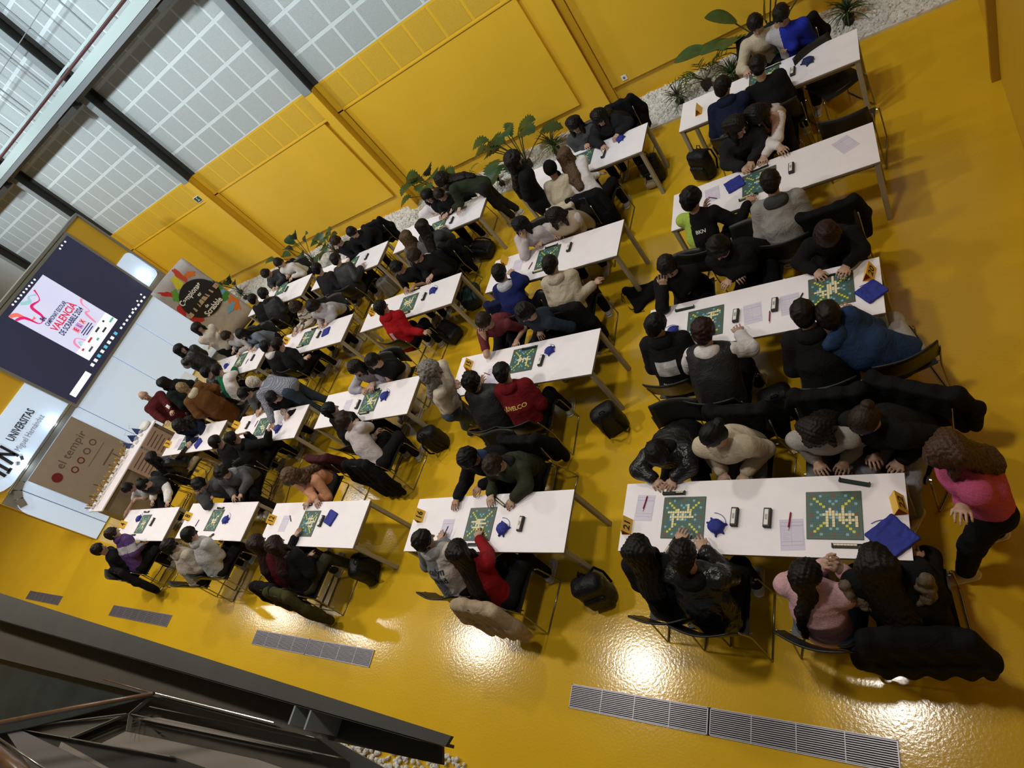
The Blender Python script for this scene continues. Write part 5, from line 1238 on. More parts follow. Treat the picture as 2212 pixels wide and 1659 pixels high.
def make_rack(full):
    r = empty('tile_rack')
    MB().box(-0.093, 0.093, -0.016, 0.016, 0, 0.008, bev=0.002).build('rack_base', M_RACK, r)
    g = MB(); g.box(-0.093, 0.093, 0.006, 0.010, 0.008, 0.022); g.box(-0.093, -0.086, -0.016, 0.014, 0.008, 0.020); g.box(0.086, 0.093, -0.016, 0.014, 0.008, 0.020); g.build('rack_back', M_RACK, r)
    for i in range(full): MB().box(-0.08 + i * 0.0195, -0.062 + i * 0.0195, -0.004, 0.005, 0.008, 0.026).build('racked_tile', M_TILE, r)
    return r
racks = {7: make_rack(7), 3: make_rack(3), 0: make_rack(0)}; used = set()
RK = [('21', 1457, 1066, 0, 3, 'in front of the person in shiny leather jacket'), ('21', 1846, 1043, -14, 0, 'lying askew at the far side of card 22\'s board'), ('21', 1832, 1180, 0, 7, 'full of tiles beside the girl with very long hair'), ('21', 1452, 1176, 60, 3, 'under the reaching hand at the left board'),
      ('20', 1798, 595, 0, 0, 'by the hand of the red haired person'), ('20', 1480, 668, 0, 0, 'by the elbow of the boy with joined hands'), ('20', 1484, 735, 0, 7, 'between the black hoodie and the padded vest'),
      ('18', 1640, 366, 4, 3, 'held by the girl in black padded jacket'), ('18', 1617, 427, 4, 7, 'under the hand of the curly haired boy'), ('14', 1669, 145, 0, 3, 'on the back right table'),
      ('13', 1192, 533, 0, 0, 'beside the joined hands of the girl in beige vest'), ('13', 1165, 586, 0, 7, 'near the boy in royal blue hoodie'), ('09', 1289, 317, 0, 7, 'held by the girl in grey hoodie at the back'),
      ('16', 1081, 1085, -32, 7, 'in the hands of the boy in olive jacket'), ('16', 1017, 1177, 0, 3, 'next to the girl with wavy hair in red'), ('15', 1144, 753, 0, 0, 'touching the top of the board with card 15'),
      ('10', 898, 626, 0, 7, 'by the boy with curly brown hair at table 10'), ('10', 877, 677, 0, 7, 'beside the boy in bright red'), ('11', 811, 843, 0, 0, 'above the board with the round blue bag'), ('11', 788, 893, 0, 7, 'below the board with the round blue bag'),
      ('12', 666, 1091, 0, 3, 'under the hand of the girl in salmon orange'), ('08', 478, 1098, 0, 3, 'above the board of table 8'), ('08', 454, 1160, 25, 7, 'beside the boy in pale grey jacket'), ('04', 318, 1106, 0, 3, 'above the board of table 4'), ('04', 288, 1156, 0, 3, 'beside the purple hooded boy'),
      ('06', 681, 710, 0, 7, 'above the board of table 6'), ('06', 649, 749, 0, 7, 'below the board of table 6'), ('03', 399, 972, 0, 7, 'at the near edge of table 3'), ('17', 756, 554, 0, 3, 'on the back table by the plants'), ('05', 964, 459, 0, 3, 'under the leaning woman\'s hands')]
for (k, px, py, da, fl, d) in RK:
    c = at(px, py, z=HT); r = racks[fl] if fl not in used else dup(racks[fl]); used.add(fl)
    far = py < TB[k][1] * 0
    r.location = (c.x, c.y, HT + 0.0005); r.rotation_euler = (0, 0, R_(TB[k][2] + da + (180 if c.y > TB[k][1] else 0)))
    tag(r, 'dark tile rack ' + d, 'tile rack', 'tile racks on the tables')
def make_clock():
    r = empty('game_clock')
    MB().box(-0.026, 0.026, -0.072, 0.072, 0, 0.028, bev=0.004).build('clock_body', M_INK, r)
    MB().box(-0.017, 0.012, -0.058, 0.058, 0.0282, 0.036, bev=0.003).build('clock_top', M_WHITEPL, r)
    MB().box(-0.010, 0.006, -0.02, 0.02, 0.0362, 0.0368).build('clock_display', mat('clock_display_grey', (0.30, 0.32, 0.30), 0.3), r)
    return r
ck0 = make_clock(); u = [True]
for (k, px, py, d) in [('21', 1586, 1116, 'left of the two on the nearest table'), ('21', 1657, 1118, 'right of the two on the nearest table'), ('20', 1673, 657, 'right of the two between the sheets of table 20'), ('20', 1589, 681, 'left of the two between the boards of table 20'),
                       ('18', 1709, 362, 'standing alone on the table with the loose sheet'), ('14', 1712, 153, 'beside the navy bag'), ('13', 1229, 533, 'right of the girl in beige vest'), ('09', 1303, 332, 'on the back table with blue bag'), ('16', 1124, 1131, 'on table 16'), ('15', 1168, 778, 'below the blue bag on table 15'),
                       ('10', 915, 640, 'on table 10'), ('11', 772, 873, 'left of the board with the round blue bag'), ('12', 693, 1125, 'on table 12'), ('04', 328, 1127, 'on table 4'), ('01', 534, 918, 'on table 1'), ('06', 688, 722, 'on table 6'), ('02', 545, 772, 'on the far table'), ('17', 791, 554, 'on the back table by the plants'), ('07', 618, 624, 'on the back table nearest the banner'), ('05', 975, 475, 'under the leaning woman')]:
    c = at(px, py, z=HT + 0.02); r = ck0 if u[0] else dup(ck0); u[0] = False
    r.location = (c.x, c.y, HT + 0.0005); r.rotation_euler = (0, 0, R_(TB[k][2] - 3)); tag(r, 'black and white game clock ' + d, 'game clock', 'game clocks on the tables')
def blue_bag(px, py, s, flat, rot, d, mt=M_BLUEBAG, key=0):
    c = at(px, py, z=HT + 0.02); S = Solid(); rs = np.random.RandomState(key + 5)
    if flat:
        e = 0.085 * s; ca, sa = math.cos(R_(rot)), math.sin(R_(rot)); ax = [V3(ca, sa, 0), V3(-sa, ca, 0), V3(0, 0, 1)]
        S.box((0, 0, 0.012), V3(e, e, 0.010), ax, rnd=0.006)
        S.cap(V3(*(ax[0] * e * 0.7 + ax[1] * e * 0.8)) + V3(0, 0, .018), V3(*(ax[0] * -e * 0.8 + ax[1] * e * 0.5)) + V3(0, 0, .016), 0.008, 0.006)
    else:
        S.ell((0, 0, 0.026 * s), V3(0.058, 0.052, 0.026) * s)
        for i in range(5):
            a = 2 * PI * i / 5 + rs.uniform(0, 1); S.cap((0, 0, 0.02), (math.cos(a) * 0.075 * s, math.sin(a) * 0.075 * s, 0.008), 0.02 * s, 0.006)
    S.box((0, 0, -0.2), V3(0.3, 0.3, 0.2), rnd=0.001, k=0.002, cut=True)
    r = empty('tile_bag', (c.x, c.y, HT + 0.0005)); tag(r, d, 'cloth bag', 'drawstring tile bags')
    solid_obj('bag_cloth', S, 0.0055, mt, r, 0.016, disp=0.0035, ff=70, seed=key + 1)
    g = MB(); pts = []; z0 = 0.006
    for i in range(9):
        a = R_(rot) + i * 0.22; rr = (0.062 + 0.006 * i) * s; pts.append((math.cos(a) * rr, math.sin(a) * rr, z0))
    g.tube(pts, 0.0022, 5); g.build('drawstring', mt, r, smooth=True)
for i, a in enumerate([(1546, 1136, 1.0, 0, 0, 'royal blue bag right of the left board on the nearest table'), (1926, 1158, 1.25, 1, 40, 'flat square royal blue bag at the right corner of the nearest table'), (1882, 628, 1.0, 1, 35, 'blue bag beside card 20'), (1453, 714, 0.9, 0, 40, 'blue bag at the left end of table 20'),
                       (1586, 397, 1.05, 1, 20, 'dark blue bag left of the board near the boy with curly hair'), (1745, 131, 1.0, 0, 20, 'navy bag alone on the back right table'), (1339, 299, 0.95, 0, 20, 'blue bag on the back table near the black haired person'), (1085, 1141, 1.05, 0, 10, 'blue bag beside the red sleeve on table 16'),
                       (1186, 757, 0.9, 0, 0, 'blue bag touching the clock on table 15'), (935, 627, 1.0, 0, 0, 'blue bag on table 10'), (830, 855, 1.1, 0, 0, 'round dark blue bag right of its board'), (713, 1118, 1.0, 1, 70, 'blue bag on table 12'), (487, 1123, 1.05, 0, 0, 'blue bag on table 8'), (299, 1120, 1.0, 0, 0, 'blue bag on table 4'),
                       (427, 957, 1.0, 1, 60, 'blue bag on table 3'), (599, 925, 1.1, 0, 0, 'violet blue bag on table 1'), (703, 716, 0.95, 1, 10, 'blue bag under the hands at table 6'), (488, 790, 1.0, 0, 0, 'dark blue bag at left end of the far table')]):
    blue_bag(*a[:5], a[5], key=i, mt=M_BLUEBAG if i != 5 else mat('navy_bag_cloth', (0.010, 0.020, 0.10), 0.8))
M_ORIN = mat('deep_orange_card_back', (0.62, 0.22, 0.02), 0.5)
for (px, py, k, tx) in [(1350, 1134, '21', '21'), (1939, 1086, '21', '22'), (1876, 586, '20', '20'), (904, 1113, '16', '16'), (1010, 787, '15', '15'), (585, 1122, '12', '12'), (405, 1115, '08', '8'), (265, 1133, '04', '4'), (362, 959, '03', '3'), (509, 918, '01', '1'),
                        (617, 735, '06', '6'), (803, 673, '10', '10'), (1507, 236, '14', ''), (467, 787, '02', ''), (1088, 562, '13', '')]:
    zc = HT + 0.045; c = at(px, py, z=zc)
    r = empty('number_card', (c.x, c.y, HT + 0.0005), R_(TB[k][2] + {'22': 8, '20': -12}.get(tx, 0)))
    if tx == ' ': c = at(px, py, z=HT + .04)
    tag(r, ('orange tent card showing number ' + tx) if tx.strip() else {'14': 'orange tent card edge-on on the back right table', '02': 'blank looking yellow tent card on the far table', '13': 'yellow tent card behind the royal blue hoodie'}[k], 'number card', 'orange number cards')
    hw, b, hh = 0.062, 0.040, 0.098
    g = MB()
    for sx in (-1, 1):
        n = Vector((sx * hh, 0, b)).normalized() * 0.0012
        v = [Vector((sx * b, -hw, 0)), Vector((sx * b, hw, 0)), Vector((0, hw, hh)), Vector((0, -hw, hh))]
        g.add([p + n for p in v] + [p - n for p in v], [(0, 1, 2, 3), (7, 6, 5, 4), (0, 4, 5, 1), (1, 5, 6, 2), (2, 6, 7, 3), (3, 7, 4, 0)])
    g.build('card', M_SIGN, r)
    MB().box(-b, b, -hw, hw, 0.0, 0.002).build('card_base', M_ORIN, r)
    if tx.strip():
        sz = 0.098 if len(tx) == 1 else 0.088
        nn = Vector((hh, 0, b)).normalized() * 0.0022
        text_mesh('number', tx, sz, M_INK, basis(Vector((b / 2, 0, hh / 2)) + nn, (0, 1, 0), (-b, 0, hh)), r, bold=True, ext=0.0006, sx=0.95)
def sheet(px, py, k, rot, d, w_=0.155, hgt=0.22):
    c = at(px, py, z=HT); r = empty('score_sheet', (c.x, c.y, HT + 0.0002), R_(TB[k][2] + rot)); tag(r, d, 'paper', 'score sheets')
    MB().box(-w_ / 2, w_ / 2, -hgt / 2, hgt / 2, 0, 0.0009).build('paper', M_PAPER, r)
    g = MB(); 
    for t in (0.40, 0.30, 0.27, -0.22, -0.34): g.box(-w_ * 0.45, w_ * 0.45, hgt * t - 0.0010, hgt * t + 0.0010, 0.0009, 0.0012)
    for t in (-0.45, -0.02, 0.45): g.box(w_ * t - 0.0006, w_ * t + 0.0006, -hgt * 0.34, hgt * 0.40, 0.0009, 0.0012)
    for i in range(9): g.box(-w_ * 0.4, -w_ * 0.4 + w_ * (0.15 + 0.1 * (i % 3)), hgt * (0.22 - 0.045 * i), hgt * (0.225 - 0.045 * i), 0.0009, 0.0011)
    g.build('printed_lines', M_PRINT, r)
for a in [(1393, 1097, '21', -3, 'score sheet with red pen at the left end of the nearest table'), (1711, 1155, '21', 3, 'large score sheet with red pen left of the right board'), (1626, 677, '20', 4, 'score sheet between the two clocks of table 20'), (1707, 657, '20', 3, 'score sheet left of the right board on table 20'),
          (1539, 420, '18', 5, 'score sheet beside the boy with curly hair'), (1826, 312, '18', 25, 'loose score sheet lying alone near the empty right end of its table'), (965, 1144, '16', 0, 'score sheet being filled in on table 16'), (1062, 812, '15', 0, 'score sheet on table 15'), (1118, 574, '13', 0, 'score sheet beside the red pen behind table 15'),
          (750, 878, '11', 0, 'score sheet left of the clock and round blue bag'), (614, 1131, '12', 0, 'faint score sheet on table 12'), (385, 958, '03', 0, 'faint score sheet on table 3'), (548, 905, '01', 0, 'faint score sheet on table 1')]:
    sheet(*a)
def pen(px, py, k, rot, col, d, z=HT + 0.0075):
    c = at(px, py, z=z); r = empty('pen', (c.x, c.y, z), R_(rot)); tag(r, d, 'pen')
    m_ = mat('pen_' + col, {'red': (0.30, 0.01, 0.04), 'black': (0.01, 0.01, 0.01), 'purple': (0.14, 0.02, 0.16)}[col], 0.3)
    MB().tube([(-0.045, 0, 0), (0.06, 0, 0)], 0.0055, 8).build('barrel', m_, r, smooth=True)
    MB().tube([(-0.045, 0, 0), (-0.068, 0, 0)], 0.0045, 8, r2=0.001).build('tip', M_WHITEPL, r, smooth=True)
    MB().tube([(0.06, 0, 0), (0.068, 0, 0)], 0.0035, 6).build('button', m_, r)
for a in [(1393, 1088, '21', 78, 'red', 'red pen lying on the left sheet of the nearest table'), (1705, 1126, '21', 82, 'red', 'red pen lying on the large sheet beside the right board'), (1662, 685, '20', 88, 'red', 'red pen lying between the sheets of table 20'), (1727, 646, '20', 65, 'black', 'black pen on the sheet left of the right board of table 20'),
          (1538, 427, '18', -35, 'purple', 'purple pen beside the boy with curly hair'), (1051, 807, '15', -25, 'red', 'dark red pen on table 15'), (1145, 575, '13', 70, 'red', 'red pen behind table 15 near the cream hoodie'), (627, 1119, '12', -45, 'black', 'black pen on table 12'), (425, 1131, '08', 80, 'purple', 'pen on table 8 behind a boy\'s head'),
          (553, 916, '01', 80, 'purple', 'pen on table 1'), (533, 781, '02', 80, 'black', 'pen on the far table')]:
    pen(*a)
pen(962, 1150, '16', 75, 'black', 'black pen in the hand of the person writing at table 16', z=0.80)
# ------------------------------------------------------------------ prints on clothes
from mathutils.bvhtree import BVHTree
def back_print(key, name, me_ob, front=False):
    """lay a flat print on the curved cloth of a person's top"""
    I = PEOPLE[key]; to = I['top']; bvh = BVHTree.FromPolygons([v.co.copy() for v in to.data.vertices], [tuple(p.vertices) for p in to.data.polygons])
    d = Vector(I['Fb']) * (-1 if front else 1)
    for v in me_ob.data.vertices:
        h = bvh.ray_cast(v.co - d * 0.6, d)
        if h[0] is not None: v.co = h[0] - d * 0.004
    me_ob.parent = to
def back_text(key, s, size, col, down, across=0.0, sx=1.0, bold=True, tilt=0, front=False, name='print'):
    I = PEOPLE[key]; N, sp, Rs, Fb = (Vector(I[q]) for q in ('N', 'sp', 'Rs', 'Fb')); org = Vector(I['org'])
    if front: Rs = -Rs
    o = N - org - sp * down + Rs * across; x = Rs * math.cos(R_(tilt)) + sp * math.sin(R_(tilt)); y = sp * math.cos(R_(tilt)) - Rs * math.sin(R_(tilt))
    t = text_mesh(name, s, size, mat('print_%s' % key, col, 0.7), basis(o, x, y), None, bold=bold, ext=0.0, sx=sx)
    back_print(key, name, t, front)
def back_patch(key, w_, h_, col, down, across=0.0, front=False, name='print'):
    I = PEOPLE[key]; N, sp, Rs = (Vector(I[q]) for q in ('N', 'sp', 'Rs')); org = Vector(I['org']); o = N - org - sp * down + Rs * across; g = MB()
    g.grid(lambda a, b: tuple(o + Rs * (w_ * (a - 0.5)) + sp * (h_ * (b - 0.5))), 9, 9)
    t = g.build(name, mat('patch_%s' % key, col, 0.8, noise=0.35, scale=14)); back_print(key, name, t, front)
back_text('L2', 'J. JUVELCO', 0.062, (0.70, 0.50, 0.10), 0.20, sx=1.0)
back_text('J1', 'celyn', 0.095, (0.02, 0.02, 0.03), 0.17, 0.02, sx=0.9); back_text('J1', '& nd', 0.09, (0.02, 0.02, 0.03), 0.27, 0.03, sx=0.9)
back_patch('D1', 0.20, 0.15, (0.42, 0.40, 0.40), 0.24); back_text('D1', 'the numbers and', 0.022, (0.6, 0.6, 0.6), 0.40, sx=1.2)
back_text('F1', 'BKN', 0.05, (0.65, 0.65, 0.62), 0.16, 0.03)
back_patch('R1', 0.07, 0.12, (0.55, 0.35, 0.35), 0.28)
back_patch('Q1', 0.022, 0.022, (0.7, 0.7, 0.7), 0.16, 0.08, True, 'chest_mark'); back_patch('Q1', 0.018, 0.03, (0.7, 0.7, 0.7), 0.16, -0.04, True, 'chest_mark')
back_patch('I2', 0.02, 0.018, (0.7, 0.7, 0.7), 0.12, -0.07, True, 'chest_mark'); back_patch('I1', 0.025, 0.014, (0.7, 0.7, 0.7), 0.12, -0.07, True, 'chest_mark')
back_patch('W5', 0.05, 0.05, (0.75, 0.75, 0.75), 0.16, -0.08, True, 'name_badge')
back_patch('C1', 0.03, 0.018, (0.25, 0.35, 0.6), 0.12, -0.07, True, 'chest_mark')
# ------------------------------------------------------------------ coats, bags
def coat_on(key, col, label, fur=None, kind='cloth', long=0.55, xyf=None, group='coats hung over chair backs', sleeves=True, lean=0.0, name='coat', wide=1.0):
    if xyf: x, y, f = xyf
    else: c_ = PEOPLE[key]['chair']; x, y, f = c_.location.x, c_.location.y, math.degrees(c_.rotation_euler.z) + 90
    r = empty('hung_' + name, (x, y, 0), R_(f - 90)); tag(r, label, name, group)
    S = Solid(); W = 0.20 * wide; zt = 0.825; sd = (len(label) * 7) % 97
    rs = np.random.RandomState(sd)
    S.chain([(-W - 0.01, -0.29, zt - 0.045), (-W * 0.5, -0.28, zt), (W * 0.5, -0.28, zt), (W + 0.01, -0.29, zt - 0.045)], [0.026] * 4)
    S.box((lean * 0.3, -0.335, zt - long * 0.5), V3(W * 1.08, 0.032, long * 0.5), [V3(1, 0, lean * 0.8), V3(0, 1, -0.10), V3(-lean * 0.8, 0.10, 1)], rnd=0.03)
    S.box((lean * 0.8, -0.365, zt - long * 0.85), V3(W * 1.22, 0.036, long * 0.24), [V3(1, 0, 0.10), V3(0, 1, -0.10), V3(-0.10, 0.10, 1)], rnd=0.034)
    S.box((0, -0.245, zt - 0.12), V3(W, 0.012, 0.13), rnd=0.01)
    for s_ in ((-1, 1) if sleeves else ()):
        S.chain([(s_ * (W + 0.02), -0.30, zt - 0.02), (s_ * (W + 0.085), -0.35, zt - 0.26), (s_ * (W + 0.06) + lean, -0.35, zt - 0.52)], [0.055, 0.052, 0.042])
    S.box((0, -0.3, -0.2), V3(1, 1, 0.21), rnd=0.001, k=0.002, cut=True)
    solid_obj('coat_body', S, 0.012, cloth(col, kind), r, 0.035, disp=0.011, ff=20, seed=sd, drape=True)
    if fur:
        g = Solid(); m_ = 14
        for i in range(m_):
            a = 2 * PI * i / m_; g.ell((0.09 * math.cos(a) + 0.02, -0.33, zt - 0.05 + 0.10 * math.sin(a)), V3(0.028, 0.026, 0.028))
        solid_obj('fur_trim', g, 0.010, cloth(fur, 'knit'), r, 0.02, disp=0.005, ff=90, seed=3)
BK = (0.007, 0.007, 0.008)
for k, c_, l in [('A2', BK, 'black coat spread behind the girl in cream puffer jacket'), ('A3', BK, 'black coat behind the girl in pale grey printed sweatshirt'), ('C3', BK, 'black hooded coat behind the person hiding her face'),
                 ('J2', (0.36, 0.28, 0.19), 'beige and black coat trailing from the chair of the girl in red'), ('n1', BK, 'black coat hanging behind the girl in maroon puffer jacket'), ('n2', (0.045, 0.042, 0.014), 'olive green jacket hanging down behind the girl with grey green hood'),
                 ('p2', BK, 'long black coat hanging behind the person in white rolled sleeve shirt'), ('P2', BK, 'quilted black coat hanging behind the girl with light brown hair'), ('N2', BK, 'black coat with dangling sleeve behind the boy in cream hooded sweatshirt'),
                 ('G1', (0.014, 0.014, 0.018), 'black coat spread left of the boy in cream sweater'), ('G2', BK, 'black coat behind the boy in royal blue sweater'), ('Q2', BK, 'long black coat hanging behind the boy with curly brown hair'),
                 ('O2', BK, 'black coat behind the black haired person at the back table'), ('Y2', BK, 'big black coat behind the boy with white zigzag'), ('m1', (0.05, 0.012, 0.014), 'dark burgundy coat behind the girl in salmon orange'),
                 ('i2', BK, 'black coat over the chair of the girl in white sleeves at table 4'), ('j2', BK, 'black jacket with long dangling sleeve behind the purple hoodie'), ('Z2', BK, 'black coat behind the person with bowed head by the back wall'),
                 ('K1', (0.010, 0.014, 0.055), 'navy coat over the chair of the boy in maroon t-shirt'), ('I2', BK, 'black coat with straps behind the boy in olive jacket'), ('A4', BK, 'large black coat behind the girl in black zip top')]:
    kw = {}
    if k in ('N2', 'p2', 'n2', 'j2', 'Q2'): kw = dict(long=0.66, lean=0.06)
    if k in ('O2', 'G1', 'A4'): kw = dict(wide=1.15)
    coat_on(k, c_, l, **kw)
coat_on('X2', BK, 'black coat with cream fur ring behind the girl in charcoal jacket', fur=(0.50, 0.42, 0.30))
coat_on('P1', (0.50, 0.44, 0.34), 'cream quilted jacket over the chair of the person in black beanie', long=0.35, sleeves=False)
coat_on('B4', BK, 'wide black coat over the rightmost chair of the nearest table', wide=1.1, long=0.45)

def backpack(px, py, z, rot, label, col=BK, lying=False, logo=None, s=1.0, cat='backpack', xy=None, sub=None):
    c = at(px, py, z=z) if xy is None else Vector((xy[0], xy[1], 0))
    r = empty('backpack', (c.x, c.y, 0), R_(rot)); tag(r, label, cat, 'bags on the floor')
    hgt = 0.21 * s; cz = hgt + 0.005
    S = Solid(); S.box((0, 0, cz), V3(0.15 * s, 0.095 * s, hgt), rnd=0.07 * s); S.ell((0, 0, cz + 0.11 * s), V3(0.13, 0.085, 0.11) * s)
    tl = Matrix.Rotation(R_(0 if not lying else -75), 4, 'X')
    a = [solid_obj('bag_body', S, 0.012, cloth(col, 'puffer'), r, 0.03, disp=0.006, ff=26, seed=(len(label) * 3) % 77)]
    Q = Solid(); Q.box((0, 0.095 * s, cz - 0.07 * s), V3(0.115, 0.035, 0.11) * s, rnd=0.03); a.append(solid_obj('front_pocket', Q, 0.011, cloth(sub or col, 'puffer'), r, 0.02, disp=0.003, seed=4))
    g = MB()
    for sx in (-1, 1):
        g = MB(); g.tube([(sx * 0.06 * s, -0.09 * s, cz + 0.17 * s), (sx * 0.085 * s, -0.16 * s, cz + 0.10 * s), (sx * 0.10 * s, -0.17 * s, cz - 0.06 * s), (sx * 0.12 * s, -0.10 * s, cz - 0.17 * s)], 0.012, 6); a.append(g.build('shoulder_strap', cloth(col), r, smooth=True))
    g = MB(); g.tube([(-0.03, -0.06, cz + hgt - 0.01), (-0.02, -0.07, cz + hgt + 0.035), (0.02, -0.07, cz + hgt + 0.035), (0.03, -0.06, cz + hgt - 0.01)], 0.006, 6); a.append(g.build('handle', cloth(col), r, smooth=True))
    if logo:
        a.append(MB().box(-0.045 * s, 0.045 * s, 0.128 * s, 0.133 * s, cz - 0.04 * s, cz + 0.0 * s, bev=0.002).build('logo', M_WHITEPL, r))
    if lying:
        for o in a: o.data.transform(Matrix.Translation((0, 0, 0.10 * s)) @ tl @ Matrix.Translation((0, 0, -0.0)))
        zs = min(v.co.z for o in a for v in o.data.vertices)
        for o in a: o.data.transform(Matrix.Translation((0, 0, -zs + 0.003)))
for a in [(1316, 905, .2, 30, 'black backpack with small white logo standing right of the dark red sweatshirt', BK, False, 1), (1283, 1275, .2, 200, 'black backpack standing right of the girl in red sweater', BK, False, 0),
          (936, 948, .2, 20, 'black backpack between the white rolled sleeve shirt and the grey haired woman', BK, False, 0), (980, 720, .2, 60, 'black bag lying on the floor right of the boy in bright red', BK, True, 0),
          (1019, 664, .12, 10, 'dark green bag under the table with card 10', (0.012, 0.028, 0.022), True, 0), (1408, 365, .2, 190, 'black backpack with white figure under the back table with coats', BK, False, 1),
          (794, 1232, .15, 100, 'black and green camouflage backpack under table 12', BK, False, 0), (1516, 355, .2, 150, 'black backpack beside the girl in black padded jacket', BK, False, 0), (1062, 535, .15, 80, 'black bag under the right leg of the back table with the leaning woman', BK, True, 0),
          (842, 622, .15, 40, 'grey bag on the floor left of the cropped haired boy', (0.16, 0.15, 0.14), False, 0), (1682, 872, .2, 20, 'black bag hanging between two chair rows behind table 20', BK, False, 0), (1410, 408, .03, 0, 'small beige tote beside the backpack with white figure', (0.36, 0.29, 0.18), True, 0)]:
    backpack(a[0], a[1], a[2], a[3], a[4], a[5], a[6], a[7], s=0.55 if 'small beige' in a[4] else 0.95, sub=(0.02, 0.035, 0.02) if 'camouflage' in a[4] else None)
# drawstring gym bag
c = at(1378, 640, z=0.05); r = empty('drawstring_bag', (c.x, c.y, 0)); tag(r, 'flat black drawstring bag with looping cords on the yellow floor', 'bag', 'bags on the floor')
P3 = [at(1352, 628, z=.03), at(1412, 615, z=.03), at(1405, 640, z=.05), at(1378, 668, z=.02)]
S = Solid(); q = [V3(p.x - c.x, p.y - c.y, p.z) for p in P3]
for i in range(4):
    for j in range(i): S.cap(q[i], q[j], 0.03, 0.03)
S.ell(tuple(sum(q) / 4), V3(0.11, 0.10, 0.045)); S.box((0, 0, -0.2), V3(1, 1, 0.2), rnd=0.001, k=0.002, cut=True)
solid_obj('bag_cloth', S, 0.010, cloth(BK), r, 0.05, disp=0.004, seed=9)
for pts in ([(1352, 628), (1342, 634), (1344, 650), (1352, 655), (1345, 640)], [(1378, 668), (1362, 668), (1355, 660), (1372, 676), (1392, 672), (1385, 664)]):
    MB().tube([at(px, py, z=.012) - Vector((c.x, c.y, 0)) for px, py in pts], 0.004, 5).build('cord', cloth(BK), r, smooth=True)

# chairs that stand empty
chair(at(1838, 272, z=.45).x, at(1838, 272, z=.45).y, 85, 'empty black chair at the right end behind the loose sheet table')
chair(at(1440, 850, z=.45).x - 0.0, at(1440, 850, z=.45).y - 0.02, 80, 'black chair standing empty at the left behind the print hoodie', 'black chairs around the game tables') if False else None
for (px, py, f, l) in [(1800, 175, -60, 'empty black chair under the right end of the back right table'), (520, 880, -20, 'empty chair with bent metal legs beside the blonde woman'), (480, 1035, 60, 'chair frame left of the charcoal hooded boy') if False else (420, 985, 140, 'chair turned away behind the girl in black leather jacket at table 3')]:
    q = at(px, py, z=.45); chair(q.x, q.y, f, l)

# ------------------------------------------------------------------ plants in the gravel
M_POT = mat('brown_black_pot', (0.02, 0.012, 0.010), 0.6)
def leafm(n, c): return mat('leaf_' + n, c, 0.42, noise=0.3, scale=9)
def blade(g, p0, d, L, wd, bend=0.6, fold=0.25, n=9, notch=0, shape='oval'):
    """one leaf: a curved two-sided blade starting at p0 towards d"""
    d = Vector(d).normalized(); sd = d.cross(Vector((0, 0, 1))); sd = sd.normalized() if sd.length > 1e-3 else Vector((1, 0, 0)); up = sd.cross(d)
    P = []; 
    for i in range(n):
        t = i / (n - 1); a = bend * t
        pos = Vector(p0) + d * (L * (math.sin(a) / max(bend, 1e-3) if bend else t)) - up * (-1) * 0 + Vector((0, 0, -1)) * (L * (1 - math.cos(a)) / max(bend, 1e-3))
        w_ = wd * (math.sin(PI * min(1, t * 0.96 + 0.03)) ** 0.7 if shape == 'oval' else (1 - t) ** 0.6 * min(1, t * 8 + 0.3))
        if notch and i % 2 == 1: w_ *= 1 - notch
        P.append((pos, w_))
    v = []; f = []
    for pos, w_ in P:
        v += [pos + sd * w_ + up * (w_ * fold), pos, pos - sd * w_ + up * (w_ * fold)]
    for i in range(n - 1):
        for k in (0, 1): f.append((i * 3 + k, i * 3 + k + 1, i * 3 + 4 + k, i * 3 + 3 + k))
    th = Vector((0, 0, 0.0012)); m_ = len(v)
    g.add([p + th for p in v] + [p - th for p in v], f + [tuple(m_ + i for i in q[::-1]) for q in f])
